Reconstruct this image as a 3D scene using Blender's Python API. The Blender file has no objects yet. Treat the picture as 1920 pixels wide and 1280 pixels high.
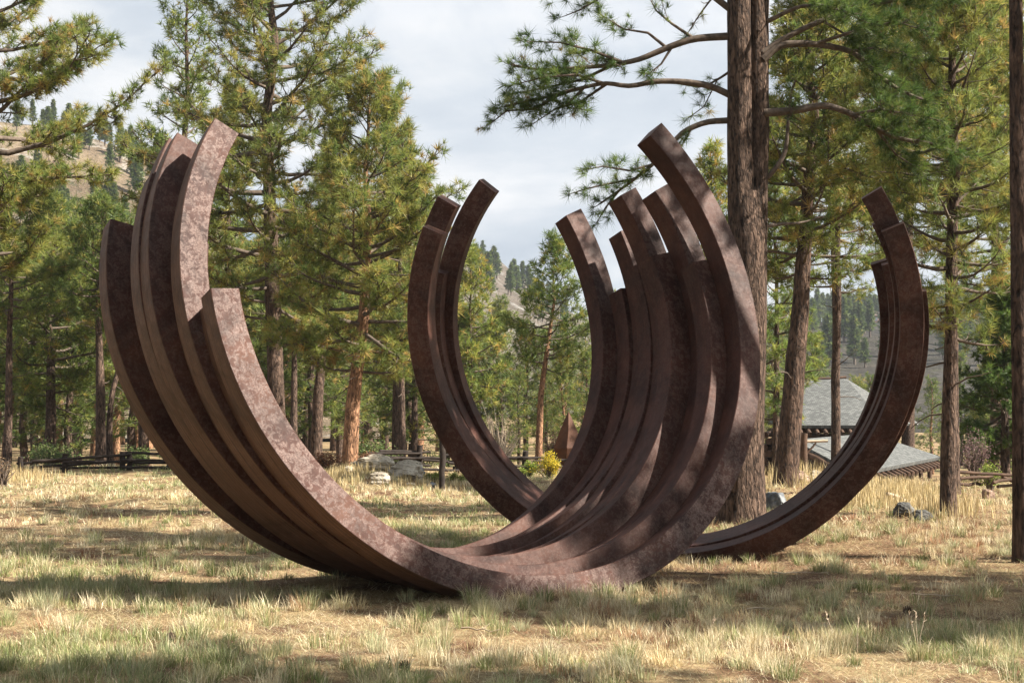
import bpy, bmesh, math, random
import numpy as np
from mathutils import Vector, Matrix, noise as mnoise
rad = math.radians
scene = bpy.context.scene
COL = scene.collection

# ------------------------------------------------------------------ camera, sky, sun, exposure
F_PX, PITCH, EYE = 2840.45, 0.0422217, 1.6          # focal length in photo pixels (1920 wide), tilt up, eye height
cam_d = bpy.data.cameras.new('camera'); cam = bpy.data.objects.new('camera', cam_d); COL.objects.link(cam)
cam.location = (0, 0, EYE); cam.rotation_euler = (math.pi/2 + PITCH, 0, 0)
cam_d.sensor_width = 36.0; cam_d.lens = 36.0*F_PX/1920; cam_d.clip_start = 0.1; cam_d.clip_end = 6000
scene.camera = cam

SUN_AZ, SUN_EL = rad(15.0), rad(41.7)                # azimuth measured from +x (right) towards the camera
SDIR = Vector((math.cos(SUN_EL)*math.cos(SUN_AZ), -math.cos(SUN_EL)*math.sin(SUN_AZ), math.sin(SUN_EL)))
sun_d = bpy.data.lights.new('sun', 'SUN'); sun_o = bpy.data.objects.new('sun', sun_d); COL.objects.link(sun_o)
sun_d.energy = 5.0; sun_d.angle = rad(0.53); sun_d.color = (1.0, 0.93, 0.82)
sun_o.rotation_euler = SDIR.to_track_quat('Z', 'Y').to_euler(); sun_o.location = (30, -8, 30)

world = bpy.data.worlds.new('World'); scene.world = world; world.use_nodes = True
wn, wl = world.node_tree.nodes, world.node_tree.links
wn.clear()
w_out = wn.new('ShaderNodeOutputWorld'); w_bg = wn.new('ShaderNodeBackground'); w_bg.inputs[1].default_value = 0.0505
sky = wn.new('ShaderNodeTexSky'); sky.sky_type = 'NISHITA'; sky.sun_disc = False
sky.sun_elevation = SUN_EL; sky.sun_rotation = math.atan2(SDIR.x, SDIR.y); sky.dust_density = 1.5; sky.altitude = 2000
tc = wn.new('ShaderNodeTexCoord'); sep = wn.new('ShaderNodeSeparateXYZ'); wl.new(tc.outputs['Generated'], sep.inputs[0])
def wmath(op, a, b):
    n = wn.new('ShaderNodeMath'); n.operation = op
    for i, v in enumerate((a, b)):
        if isinstance(v, (int, float)): n.inputs[i].default_value = v
        else: wl.new(v, n.inputs[i])
    return n.outputs[0]
zz = wmath('ADD', wmath('ABSOLUTE', sep.outputs[2], 0), 0.28)
cmb = wn.new('ShaderNodeCombineXYZ')
wl.new(wmath('DIVIDE', sep.outputs[0], zz), cmb.inputs[0]); wl.new(wmath('DIVIDE', sep.outputs[1], zz), cmb.inputs[1])
def wnoise(scale, detail, rough, off):
    mp = wn.new('ShaderNodeMapping'); mp.inputs['Location'].default_value = off; wl.new(cmb.outputs[0], mp.inputs[0])
    n = wn.new('ShaderNodeTexNoise'); n.inputs['Scale'].default_value = scale; n.inputs['Detail'].default_value = detail
    n.inputs['Roughness'].default_value = rough; n.inputs['Distortion'].default_value = 0.4; wl.new(mp.outputs[0], n.inputs[0])
    return n.outputs[0]
def wramp(src, stops):
    r = wn.new('ShaderNodeValToRGB'); wl.new(src, r.inputs[0]); e = r.color_ramp.elements
    while len(e) < len(stops): e.new(0.5)
    for k, (p, c) in enumerate(stops): e[k].position = p; e[k].color = (*c, 1)
    return r.outputs[0]
cover = wramp(wnoise(0.9, 5, 0.55, (3.1, 0.4, 0)), [(0.33, (0.55,)*3), (0.5, (1,)*3)])
shade = wramp(wnoise(1.5, 7, 0.6, (0.7, 1.15, 2)), [(0.35, (0.50, 0.575, 0.67)), (0.49, (0.66, 0.72, 0.79)), (0.61, (0.93, 0.94, 0.955))])
sc_c = wn.new('ShaderNodeVectorMath'); sc_c.operation = 'SCALE'; sc_c.inputs['Scale'].default_value = 6.2; wl.new(shade, sc_c.inputs[0])
mixw = wn.new('ShaderNodeMix'); mixw.data_type = 'RGBA'
wl.new(cover, mixw.inputs[0]); wl.new(sky.outputs[0], mixw.inputs[6]); wl.new(sc_c.outputs[0], mixw.inputs[7])
wl.new(mixw.outputs[2], w_bg.inputs[0]); wl.new(w_bg.outputs[0], w_out.inputs[0])
scene.view_settings.view_transform = 'Standard'; scene.view_settings.look = 'None'
scene.view_settings.exposure = 1.75; scene.view_settings.gamma = 1.0; scene.view_settings.use_curve_mapping = False
scene.cycles.max_bounces = 6; scene.cycles.diffuse_bounces = 3; scene.cycles.glossy_bounces = 2
scene.cycles.transmission_bounces = 3; scene.cycles.transparent_max_bounces = 4; scene.cycles.volume_bounces = 0

# ------------------------------------------------------------------ small helpers
CP, SP = math.cos(PITCH), math.sin(PITCH)
def P(px, py, Y):
    """world point on the sight line of photo pixel (px, py) at world depth y = Y"""
    a, b = (px-960)/F_PX, -(py-640)/F_PX
    ry, rz = CP - b*SP, SP + b*CP
    k = Y/ry
    return np.array([a*k, Y, EYE + rz*k])
def M2(px, Y): return px*Y/F_PX                      # photo pixels -> metres at depth Y

def vhash(ix, iy, seed):
    h = (ix.astype(np.int64)*374761393 + iy.astype(np.int64)*668265263 + seed*974634777) & 0x7fffffff
    h = ((h ^ (h >> 13))*1274126177) & 0x7fffffff
    return ((h ^ (h >> 16)) & 0xffff)/65535.0
def vnoise(x, y, seed=0):
    x = np.asarray(x, float); y = np.asarray(y, float)
    ix, iy = np.floor(x), np.floor(y); fx, fy = x-ix, y-iy
    fx = fx*fx*(3-2*fx); fy = fy*fy*(3-2*fy)
    a, b = vhash(ix, iy, seed), vhash(ix+1, iy, seed); c, d = vhash(ix, iy+1, seed), vhash(ix+1, iy+1, seed)
    return (a*(1-fx)+b*fx)*(1-fy) + (c*(1-fx)+d*fx)*fy
def fbm(x, y, seed=0, o=4):
    s, a = 0, 0.5
    for i in range(o): s = s + a*vnoise(x*2**i, y*2**i, seed+i*17); a *= 0.5
    return s/(1-0.5**o)
def sstep(a, b, x): t = np.clip((x-a)/(b-a), 0, 1); return t*t*(3-2*t)

def gz(x, y):
    """height of the ground"""
    x = np.asarray(x, float); y = np.asarray(y, float)
    px = 960 + F_PX*x/np.maximum(y, 4)
    z = (fbm(x*0.35, y*0.35, 3, 3)-0.5)*0.16*sstep(4, 9, y) + (fbm(x*1.7, y*1.7, 8, 2)-0.5)*0.05
    z = z - 0.11*np.exp(-((x-1.8)**2/6+(y-17)**2/4))
    z = z + 0.30*np.exp(-(((px-700)/95)**2 + ((y-31.5)/3.5)**2))          # rocky rise
    z = z + 0.04*np.exp(-(((px-1660)/95)**2 + ((y-28)/4.0)**2))           # rise with the tall yellow grass
    drop = -2.7*sstep(33, 52, y)*sstep(1330, 1480, px) - 1.3*sstep(38, 60, y)*(1-sstep(1330, 1480, px))
    far = 0.02*np.maximum(y-120, 0)
    return z + drop + far

def mesh_np(name, V, T, col=None, smooth=False):
    me = bpy.data.meshes.new(name); V = np.ascontiguousarray(V, np.float32); T = np.ascontiguousarray(T, np.int32)
    n = T.shape[1]
    me.vertices.add(len(V)); me.vertices.foreach_set('co', V.ravel())
    me.loops.add(T.size); me.loops.foreach_set('vertex_index', T.ravel())
    me.polygons.add(len(T)); me.polygons.foreach_set('loop_start', np.arange(0, T.size, n, dtype=np.int32))
    if smooth: me.polygons.foreach_set('use_smooth', np.ones(len(T), bool))
    me.update(calc_edges=True)
    if col is not None:
        a = me.color_attributes.new('Col', 'FLOAT_COLOR', 'POINT')
        c = np.ones((len(V), 4), np.float32); c[:, :3] = col; a.data.foreach_set('color', c.ravel())
    return me
def obj(name, me, mat=None, parent=None, loc=None, kind=None):
    o = bpy.data.objects.new(name, me); COL.objects.link(o)
    if mat is not None and me is not None and not me.materials: me.materials.append(mat)
    if parent is not None: o.parent = parent
    if loc is not None: o.location = loc
    if kind: o['kind'] = kind
    return o
def tag(o, label=None, cat=None, group=None):
    if label: o['label'] = label
    if cat: o['category'] = cat
    if group: o['group'] = group
    return o
def thing(name, label, cat, loc=(0, 0, 0), group=None, rz=0.0):
    o = bpy.data.objects.new(name, None); COL.objects.link(o); o.location = loc; o.rotation_euler = (0, 0, rz)
    o.empty_display_size = 0.2
    return tag(o, label, cat, group)
def bm_obj(name, bm, mat, parent=None, loc=None, smooth=False, kind=None):
    me = bpy.data.meshes.new(name); bm.normal_update(); bm.to_mesh(me); bm.free()
    if smooth: me.polygons.foreach_set('use_smooth', np.ones(len(me.polygons), bool))
    return obj(name, me, mat, parent, loc, kind)

def tube_np(pts, rads, sides=6, cap=True):
    """tapered tube through pts; returns V, Quads"""
    pts = np.asarray(pts, float); n = len(pts); rads = np.asarray(rads, float)
    d = np.gradient(pts, axis=0); d /= np.linalg.norm(d, axis=1)[:, None]+1e-9
    ref = np.array([0, 0, 1.0]) if abs(d[:, 2]).mean() < 0.8 else np.array([1.0, 0, 0])
    a = np.cross(d, ref); a /= np.linalg.norm(a, axis=1)[:, None]+1e-9; b = np.cross(d, a)
    th = np.arange(sides)*2*np.pi/sides
    V = pts[:, None] + rads[:, None, None]*(np.cos(th)[None, :, None]*a[:, None] + np.sin(th)[None, :, None]*b[:, None])
    V = V.reshape(-1, 3); Q = []
    i = np.arange(n-1)[:, None]*sides; j = np.arange(sides)[None]; k = (j+1) % sides
    Q = np.stack([i+j, i+k, i+sides+k, i+sides+j], -1).reshape(-1, 4)
    return V, Q
class Acc:
    def __init__(s): s.V = []; s.Q = []; s.n = 0
    def add(s, V, Q): s.V.append(V); s.Q.append(np.asarray(Q)+s.n); s.n += len(V)
    def tube(s, *a, **k): s.add(*tube_np(*a, **k))
    def mesh(s, name, smooth=True): return mesh_np(name, np.concatenate(s.V), np.concatenate(s.Q), smooth=smooth)

# ------------------------------------------------------------------ materials
def new_mat(name):
    m = bpy.data.materials.new(name); m.use_nodes = True
    nt = m.node_tree; b = nt.nodes['Principled BSDF']
    return m, nt, b
class NB:
    def __init__(s, nt): s.nt = nt; s.n = nt.nodes; s.l = nt.links
    def coord(s, which='Object', scale=(1, 1, 1), rot=(0, 0, 0)):
        t = s.n.new('ShaderNodeTexCoord'); mp = s.n.new('ShaderNodeMapping')
        mp.inputs['Scale'].default_value = scale; mp.inputs['Rotation'].default_value = rot
        s.l.new(t.outputs[which], mp.inputs[0]); return mp.outputs[0]
    def noise(s, vec, scale, detail=4, rough=0.55, dist=0.0):
        n = s.n.new('ShaderNodeTexNoise'); n.inputs['Scale'].default_value = scale; n.inputs['Detail'].default_value = detail
        n.inputs['Roughness'].default_value = rough; n.inputs['Distortion'].default_value = dist
        if vec is not None: s.l.new(vec, n.inputs['Vector'])
        return n.outputs[0]
    def voro(s, vec, scale, feature='DISTANCE_TO_EDGE', rnd=1.0):
        n = s.n.new('ShaderNodeTexVoronoi'); n.feature = feature; n.inputs['Scale'].default_value = scale
        n.inputs['Randomness'].default_value = rnd; s.l.new(vec, n.inputs['Vector']); return n.outputs
    def ramp(s, src, stops):
        r = s.n.new('ShaderNodeValToRGB'); s.l.new(src, r.inputs[0]); e = r.color_ramp.elements
        while len(e) < len(stops): e.new(0.5)
        for k, (p, c) in enumerate(stops):
            e[k].position = p; e[k].color = (*c, 1) if len(c) == 3 else c
        return r.outputs[0]
    def mix(s, fac, a, b, mode='MIX'):
        n = s.n.new('ShaderNodeMix'); n.data_type = 'RGBA'; n.blend_type = mode
        for i, v in ((0, fac), (6, a), (7, b)):
            if isinstance(v, (int, float)): n.inputs[i].default_value = v
            elif isinstance(v, tuple): n.inputs[i].default_value = (*v, 1)
            else: s.l.new(v, n.inputs[i])
        return n.outputs[2]
    def math(s, op, a, b=0.0):
        n = s.n.new('ShaderNodeMath'); n.operation = op
        for i, v in enumerate((a, b)):
            if isinstance(v, (int, float)): n.inputs[i].default_value = v
            else: s.l.new(v, n.inputs[i])
        return n.outputs[0]
    def bump(s, h, strength, dist, normal=None):
        n = s.n.new('ShaderNodeBump'); n.inputs['Strength'].default_value = strength; n.inputs['Distance'].default_value = dist
        s.l.new(h, n.inputs['Height'])
        if normal is not None: s.l.new(normal, n.inputs['Normal'])
        return n.outputs[0]

def mat_steel():
    m, nt, b = new_mat('weathered_rust_steel'); k = NB(nt)
    o = k.coord('Object'); uv = k.coord('UV', (1, 1, 1)); st = k.coord('UV', (0.35, 16, 1))
    big = k.noise(o, 1.3, 4, 0.6, 0.3); med = k.noise(o, 13, 8, 0.72, 0.5); fine = k.noise(o, 70, 3, 0.7)
    grain = k.noise(st, 3.0, 3, 0.6)
    base = k.ramp(big, [(0.32, (0.038, 0.0135, 0.0095)), (0.5, (0.066, 0.0245, 0.0160)), (0.68, (0.100, 0.042, 0.0255))])
    mid = k.noise(o, 4.5, 4, 0.6); spk = k.noise(o, 19, 7, 0.72, 0.7)
    patch = k.math('ADD', k.math('ADD', k.math('MULTIPLY', spk, 0.62), k.math('MULTIPLY', med, 0.30)), k.math('MULTIPLY', mid, 0.18))
    pf = k.ramp(patch, [(0.52, (0, 0, 0)), (0.575, (1, 1, 1))])
    pale = k.ramp(fine, [(0.35, (0.104, 0.062, 0.052)), (0.65, (0.195, 0.138, 0.121))])
    stain = k.ramp(k.noise(o, 2.3, 5, 0.62, 0.8), [(0.36, (0.45,)*3), (0.52, (0.95,)*3), (0.7, (1.25,)*3)])
    geo = nt.nodes.new('ShaderNodeAttribute'); geo.attribute_name = 'bloom'
    c = k.mix(k.math('MULTIPLY', pf, geo.outputs['Fac']), base, pale)
    bnt = nt.nodes.new('ShaderNodeAttribute'); bnt.attribute_name = 'bounce_tint'
    c = k.mix(bnt.outputs['Fac'], c, k.ramp(grain, [(0.3, (0.088, 0.046, 0.031)), (0.7, (0.150, 0.083, 0.056))]))  # outer faces: rolled grain, with ground bounce light painted into the warm brown
    c = k.mix(0.30, c, k.ramp(grain, [(0.3, (0.35, 0.33, 0.31)), (0.7, (1.25, 1.2, 1.15))]), 'MULTIPLY')
    c = k.mix(0.35, c, k.ramp(fine, [(0.3, (0.55, 0.52, 0.5)), (0.7, (1.3, 1.3, 1.3))]), 'MULTIPLY')
    c = k.mix(0.75, c, stain, 'MULTIPLY')
    nt.links.new(c, b.inputs['Base Color'])
    nt.links.new(k.ramp(med, [(0.35, (0.56,)*3), (0.7, (0.76,)*3)]), b.inputs['Roughness'])
    b.inputs['Specular IOR Level'].default_value = 0.25
    h = k.math('ADD', k.math('MULTIPLY', fine, 0.5), k.math('MULTIPLY', grain, 0.5))
    nt.links.new(k.bump(h, 0.25, 0.004), b.inputs['Normal'])
    return m
def mat_bark(name, crack, plate, plate2, sc=1.0):
    m, nt, b = new_mat(name); k = NB(nt)
    v = k.coord('Object', (15*sc, 15*sc, 3.4*sc)); n1 = k.noise(v, 0.6, 4, 0.6)
    vm = nt.nodes.new('ShaderNodeVectorMath'); vm.operation = 'MULTIPLY_ADD'
    nz = nt.nodes.new('ShaderNodeTexNoise'); nz.inputs['Scale'].default_value = 0.9; nt.links.new(v, nz.inputs['Vector'])
    nt.links.new(nz.outputs['Color'], vm.inputs[0]); vm.inputs[1].default_value = (1.3, 1.3, 1.3); nt.links.new(v, vm.inputs[2])
    e = k.voro(vm.outputs[0], 1.0)[0]; cell = k.voro(vm.outputs[0], 1.0, 'F1')[1]
    ww = k.noise(k.coord('Object', (5, 5, 2)), 1.0, 4, 0.65); f = k.ramp(k.math('ADD', e, k.math('MULTIPLY', k.math('SUBTRACT', ww, 0.5), 0.5)), [(0.0, (0.12,)*3), (0.2, (1, 1, 1))])
    fis = k.noise(k.coord('Object', (26*sc, 26*sc, 7.5*sc)), 1.0, 6, 0.62, 0.5); f = k.math('MULTIPLY', k.math('ADD', k.math('MULTIPLY', f, 0.55), 0.45), k.ramp(fis, [(0.36, (0.1,)*3), (0.52, (1, 1, 1))]))
    fl = k.noise(k.coord('Object', (40, 40, 14)), 1.0, 4, 0.7)
    pc = k.mix(n1, plate, plate2); bw = nt.nodes.new('ShaderNodeRGBToBW'); nt.links.new(cell, bw.inputs[0]); pc = k.mix(0.5, pc, k.ramp(bw.outputs[0], [(0.2, (0.6,)*3), (0.8, (1.3,)*3)]), 'MULTIPLY')
    pc = k.mix(0.55, pc, k.ramp(fl, [(0.3, (0.5, 0.48, 0.46)), (0.7, (1.35, 1.35, 1.35))]), 'MULTIPLY')
    c = k.mix(f, crack, pc); hs = nt.nodes.new('ShaderNodeHueSaturation'); hs.inputs['Saturation'].default_value = 0.9
    nt.links.new(c, hs.inputs['Color']); nt.links.new(hs.outputs[0], b.inputs['Base Color'])
    b.inputs['Roughness'].default_value = 0.92; b.inputs['Specular IOR Level'].default_value = 0.15
    h = k.math('ADD', f, k.math('MULTIPLY', fl, 0.5))
    nt.links.new(k.bump(h, 0.9, 0.03), b.inputs['Normal'])
    return m
def mat_leaf(name, trans=0.3, rough=0.5, spec=0.3):
    m, nt, b = new_mat(name); at = nt.nodes.new('ShaderNodeAttribute'); at.attribute_name = 'Col'
    nt.links.new(at.outputs['Color'], b.inputs['Base Color']); b.inputs['Roughness'].default_value = rough
    b.inputs['Specular IOR Level'].default_value = spec
    tr = nt.nodes.new('ShaderNodeBsdfTranslucent'); nt.links.new(at.outputs['Color'], tr.inputs[0])
    mx = nt.nodes.new('ShaderNodeMixShader'); mx.inputs[0].default_value = trans
    nt.links.new(b.outputs[0], mx.inputs[1]); nt.links.new(tr.outputs[0], mx.inputs[2])
    nt.links.new(mx.outputs[0], nt.nodes['Material Output'].inputs[0])
    return m
def mat_noise(name, stops, scale, rough=0.85, bump=0.3, dist=0.02, detail=6, vscale=(1, 1, 1), spec=0.2, fine=None):
    m, nt, b = new_mat(name); k = NB(nt); o = k.coord('Object', vscale)
    n = k.noise(o, scale, detail, 0.62); c = k.ramp(n, stops)
    if fine:
        n2 = k.noise(o, fine, 3, 0.7); c = k.mix(0.5, c, k.ramp(n2, [(0.3, (0.55,)*3), (0.7, (1.35,)*3)]), 'MULTIPLY')
        n = k.math('ADD', n, k.math('MULTIPLY', n2, 0.4))
    nt.links.new(c, b.inputs['Base Color']); b.inputs['Roughness'].default_value = rough; b.inputs['Specular IOR Level'].default_value = spec
    if bump: nt.links.new(k.bump(n, bump, dist), b.inputs['Normal'])
    return m
def mat_ground():
    m, nt, b = new_mat('meadow_soil'); k = NB(nt); o = k.coord('Object')
    big = k.noise(o, 0.22, 4, 0.6); med = k.noise(o, 1.6, 5, 0.65); fine = k.noise(o, 24, 5, 0.75); str_ = k.noise(k.coord('Object', (60, 12, 1), (0, 0, 0.5)), 1, 4, 0.7)
    straw = k.ramp(fine, [(0.3, (0.13, 0.085, 0.045)), (0.5, (0.27, 0.195, 0.105)), (0.72, (0.42, 0.33, 0.19))])
    duff = k.ramp(fine, [(0.3, (0.05, 0.03, 0.02)), (0.6, (0.16, 0.093, 0.055)), (0.8, (0.28, 0.18, 0.11))])
    green = k.ramp(fine, [(0.3, (0.06, 0.065, 0.025)), (0.7, (0.17, 0.18, 0.075))])
    c = k.mix(k.ramp(med, [(0.45, (0, 0, 0)), (0.6, (1, 1, 1))]), straw, duff)
    c = k.mix(k.ramp(big, [(0.5, (0, 0, 0)), (0.68, (0.6,)*3)]), c, green)
    c = k.mix(0.4, c, k.ramp(str_, [(0.3, (0.6,)*3), (0.7, (1.35,)*3)]), 'MULTIPLY')
    nt.links.new(c, b.inputs['Base Color']); b.inputs['Roughness'].default_value = 0.95; b.inputs['Specular IOR Level'].default_value = 0.1
    nt.links.new(k.bump(fine, 0.6, 0.05), b.inputs['Normal'])
    return m
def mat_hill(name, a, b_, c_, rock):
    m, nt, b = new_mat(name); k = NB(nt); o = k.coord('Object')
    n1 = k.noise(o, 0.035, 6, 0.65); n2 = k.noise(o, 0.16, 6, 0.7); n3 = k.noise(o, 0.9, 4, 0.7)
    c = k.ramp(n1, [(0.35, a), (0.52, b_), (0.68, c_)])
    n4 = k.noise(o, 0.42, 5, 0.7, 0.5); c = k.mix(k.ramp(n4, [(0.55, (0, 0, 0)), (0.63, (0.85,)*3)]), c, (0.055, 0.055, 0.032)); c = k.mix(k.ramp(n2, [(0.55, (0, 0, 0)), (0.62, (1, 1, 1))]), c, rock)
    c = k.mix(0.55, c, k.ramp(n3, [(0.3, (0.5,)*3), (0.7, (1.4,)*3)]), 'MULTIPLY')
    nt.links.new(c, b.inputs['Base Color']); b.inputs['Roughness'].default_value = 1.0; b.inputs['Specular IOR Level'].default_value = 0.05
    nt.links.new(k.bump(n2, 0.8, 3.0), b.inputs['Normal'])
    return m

STEEL = mat_steel()
BARK = mat_bark('grey_brown_bark', (0.011, 0.008, 0.007), (0.100, 0.061, 0.043), (0.175, 0.113, 0.079))
BARK_DARK = mat_bark('dark_bark', (0.013, 0.010, 0.009), (0.088, 0.054, 0.039), (0.165, 0.10, 0.066), 0.8)
BARK_ORANGE = mat_bark('orange_bark', (0.055, 0.026, 0.014), (0.36, 0.165, 0.075), (0.42, 0.23, 0.12))
TWIG = mat_noise('twig_bark', [(0.3, (0.05, 0.038, 0.030)), (0.7, (0.15, 0.115, 0.09))], 14, 0.9, 0.4, 0.01)
NEEDLE = mat_leaf('pine_needles', 0.5, 0.5, 0.3)
GRASS = mat_leaf('dry_grass', 0.25, 0.6, 0.2)
LEAF = mat_leaf('shrub_leaves', 0.35, 0.6, 0.2)
GROUND = mat_ground()
FENCE = mat_noise('dark_fence_wood', [(0.3, (0.013, 0.010, 0.009)), (0.7, (0.05, 0.038, 0.031))], 6, 0.85, 0.4, 0.01, vscale=(1, 1, 1), fine=40)
LOG = mat_noise('brown_log', [(0.3, (0.035, 0.022, 0.016)), (0.7, (0.12, 0.072, 0.048))], 4, 0.85, 0.4, 0.02, fine=30)
LOGEND = mat_noise('cut_log_end', [(0.3, (0.12, 0.085, 0.06)), (0.7, (0.27, 0.2, 0.145))], 9, 0.9, 0.2, 0.01)
PALE_WOOD = mat_noise('pale_dead_wood', [(0.3, (0.27, 0.2, 0.14)), (0.7, (0.5, 0.41, 0.31))], 8, 0.9, 0.4, 0.02, vscale=(1, 1, 6))
ROCK = mat_noise('pale_lichen_rock', [(0.3, (0.10, 0.083, 0.062)), (0.48, (0.29, 0.25, 0.195)), (0.7, (0.42, 0.38, 0.31))], 3, 0.92, 0.6, 0.06, fine=18)
ROCK_GREY = mat_noise('grey_lichen_rock', [(0.32, (0.045, 0.048, 0.055)), (0.5, (0.11, 0.117, 0.125)), (0.66, (0.25, 0.26, 0.265))], 3.4, 0.92, 0.6, 0.05, fine=22)
ROCK_DARK = mat_noise('dark_rock', [(0.3, (0.03, 0.03, 0.028)), (0.55, (0.095, 0.092, 0.085)), (0.75, (0.21, 0.2, 0.175))], 4, 0.9, 0.6, 0.05, fine=22)
ROCK_RED = mat_noise('reddish_rock', [(0.3, (0.12, 0.075, 0.055)), (0.6, (0.29, 0.2, 0.155)), (0.8, (0.38, 0.32, 0.27))], 3.5, 0.92, 0.6, 0.05, fine=20)
CONE = mat_noise('pine_cone_scales', [(0.3, (0.035, 0.024, 0.018)), (0.7, (0.13, 0.085, 0.06))], 60, 0.8, 0.2, 0.003)
ROAD = mat_noise('grey_road', [(0.3, (0.16, 0.17, 0.18)), (0.7, (0.25, 0.26, 0.27))], 3, 0.9, 0.1, 0.01)
rng = np.random.default_rng(7)

# ------------------------------------------------------------------ ground and hills
def build_ground():
    ys = np.concatenate([np.linspace(-25, 6, 16)[:-1], np.arange(6, 46, 0.27), np.linspace(46, 130, 50), np.linspace(135, 900, 40)])
    us = np.concatenate([np.linspace(-4.2, -0.55, 18)[:-1], np.linspace(-0.55, 0.55, 170), np.linspace(0.55, 4.2, 18)[1:]])
    Yg, U = np.meshgrid(ys, us, indexing='ij')
    X = U*np.minimum(np.maximum(np.abs(Yg)*0.72+8.0, 8.0), 300)
    Z = gz(X, Yg)
    V = np.stack([X, Yg, Z], -1).reshape(-1, 3); ny, nx = Yg.shape
    i = np.arange(ny-1)[:, None]*nx + np.arange(nx-1)[None]
    Q = np.stack([i, i+1, i+nx+1, i+nx], -1).reshape(-1, 4)
    obj('ground', mesh_np('ground', V, Q, smooth=True), GROUND, kind='structure')
build_ground()

def hill(name, ridge, D, foot, zfoot, mat, seed, rough):
    """ridge: photo points (px, py) of the skyline at depth D; slopes towards the viewer down to depth foot"""
    rp = np.array(ridge, float); pxs = np.linspace(rp[0, 0], rp[-1, 0], 150)
    pys = np.interp(pxs, rp[:, 0], rp[:, 1]); W = np.linspace(0, 1.5, 60)
    V = []
    for px, py in zip(pxs, pys):
        top = P(px, py, D); 
        for w in W:
            Y = foot + (D-foot)*w
            prof = sstep(0, 1.0, w)*0.45 + 0.55*min(w, 1.0) if w <= 1 else 1-0.5*(w-1)
            x = (px-960)/F_PX*Y; z = zfoot + (top[2]-zfoot)*prof
            V.append((x, Y, z))
    V = np.array(V); n = fbm(V[:, 0]/38, V[:, 1]/38, seed, 5)-0.5
    wv = np.tile(W, len(pxs)); V[:, 2] += n*rough*np.minimum(wv*1.6, 1)
    nw = len(W); i = np.arange(len(pxs)-1)[:, None]*nw + np.arange(nw-1)[None]
    Q = np.stack([i, i+nw, i+nw+1, i+1], -1).reshape(-1, 4)
    o = obj(name, mesh_np(name, V, Q, smooth=True), mat, kind='structure')
    return V.reshape(len(pxs), nw, 3)
H_L = hill('hill', [(-700, 20), (-300, 90), (0, 212), (60, 232), (150, 272), (230, 300), (290, 322), (360, 365), (450, 450), (560, 540), (760, 640)], 330, 120, -1,
           mat_hill('dry_hillside', (0.10, 0.075, 0.05), (0.165, 0.125, 0.085), (0.225, 0.18, 0.125), (0.24, 0.215, 0.185)), 5, 14)
H_C = hill('hill', [(620, 400), (800, 455), (930, 500), (985, 535), (1030, 566), (1120, 612), (1300, 650), (1420, 660)], 520, 190, 0,
           mat_hill('scrubby_hillside', (0.075, 0.062, 0.05), (0.115, 0.096, 0.08), (0.16, 0.135, 0.11), (0.20, 0.19, 0.175)), 11, 16)
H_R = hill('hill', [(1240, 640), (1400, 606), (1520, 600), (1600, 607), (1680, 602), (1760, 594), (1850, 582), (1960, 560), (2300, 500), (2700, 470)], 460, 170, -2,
           mat_hill('dark_brown_hillside', (0.030, 0.028, 0.024), (0.048, 0.043, 0.036), (0.075, 0.063, 0.05), (0.07, 0.066, 0.06)), 23, 10)  # dark brown ground tone, the darkest of the hills

# ------------------------------------------------------------------ the steel arcs
R_OUT, SEC, DEP = 2.8111, 0.2438, 0.2363
def arc_mesh(a0, a1, t, u, n, bloom, R_OUT=R_OUT):
    steps = max(24, int(abs(a1-a0)/1.9)); A = np.radians(np.linspace(a0, a1, steps+1)); bv = 0.006
    r0, r1 = R_OUT-SEC, R_OUT
    prof = [(r0+bv, 0), (r1-bv, 0), (r1, -bv), (r1, -DEP+bv), (r1-bv, -DEP), (r0+bv, -DEP), (r0, -DEP+bv), (r0, -bv)]
    bm = bmesh.new(); uvl = bm.loops.layers.uv.new('UVMap'); blo = bm.verts.layers.float.new('bloom'); bnc = bm.verts.layers.float.new('bounce_tint')
    t, u, n = map(Vector, (t, u, n)); rings = []
    ptot = 2*(SEC+DEP); vc = [0, SEC, SEC, SEC+DEP, SEC+DEP, 2*SEC+DEP, 2*SEC+DEP, ptot]
    for a in A:
        rings.append([bm.verts.new(r*(math.cos(a)*t + math.sin(a)*u) + w*n) for r, w in prof])
    for i in range(steps):
        for j in range(8):
            k = (j+1) % 8
            f = bm.faces.new((rings[i][j], rings[i][k], rings[i+1][k], rings[i+1][j])); f.smooth = True
            v0, v1 = vc[j], (vc[k] if k else ptot+0.01)
            for lp, (aa, vv) in zip(f.loops, ((A[i], v0), (A[i], v1), (A[i+1], v1), (A[i+1], v0))): lp[uvl].uv = (aa*R_OUT, vv)
    bm.faces.new(rings[0][::-1]); bm.faces.new(rings[-1])
    # old bloom of pale oxide is strongest on the left halves of the bars
    for i, a in enumerate(A):
        d = math.degrees(a) % 360
        w = 0.40 + 0.60*float(sstep(118, 140, d)*(sstep(262, 205, d) if bloom > 1 else sstep(197, 183, d))) + 0.35*float(sstep(228, 262, d)*sstep(345, 310, d))
        for j, v in enumerate(rings[i]): v[blo] = (w if bloom else 0.34) if j < 2 else 0.12; v[bnc] = 1.0 if j in (2, 3) else 0.0  # only the outer faces carry the painted bounce tint
    bmesh.ops.recalc_face_normals(bm, faces=bm.faces)
    me = bpy.data.meshes.new('steel_arc'); bm.to_mesh(me); bm.free()
    me.set_sharp_from_angle(angle=rad(25))
    return me
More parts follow.
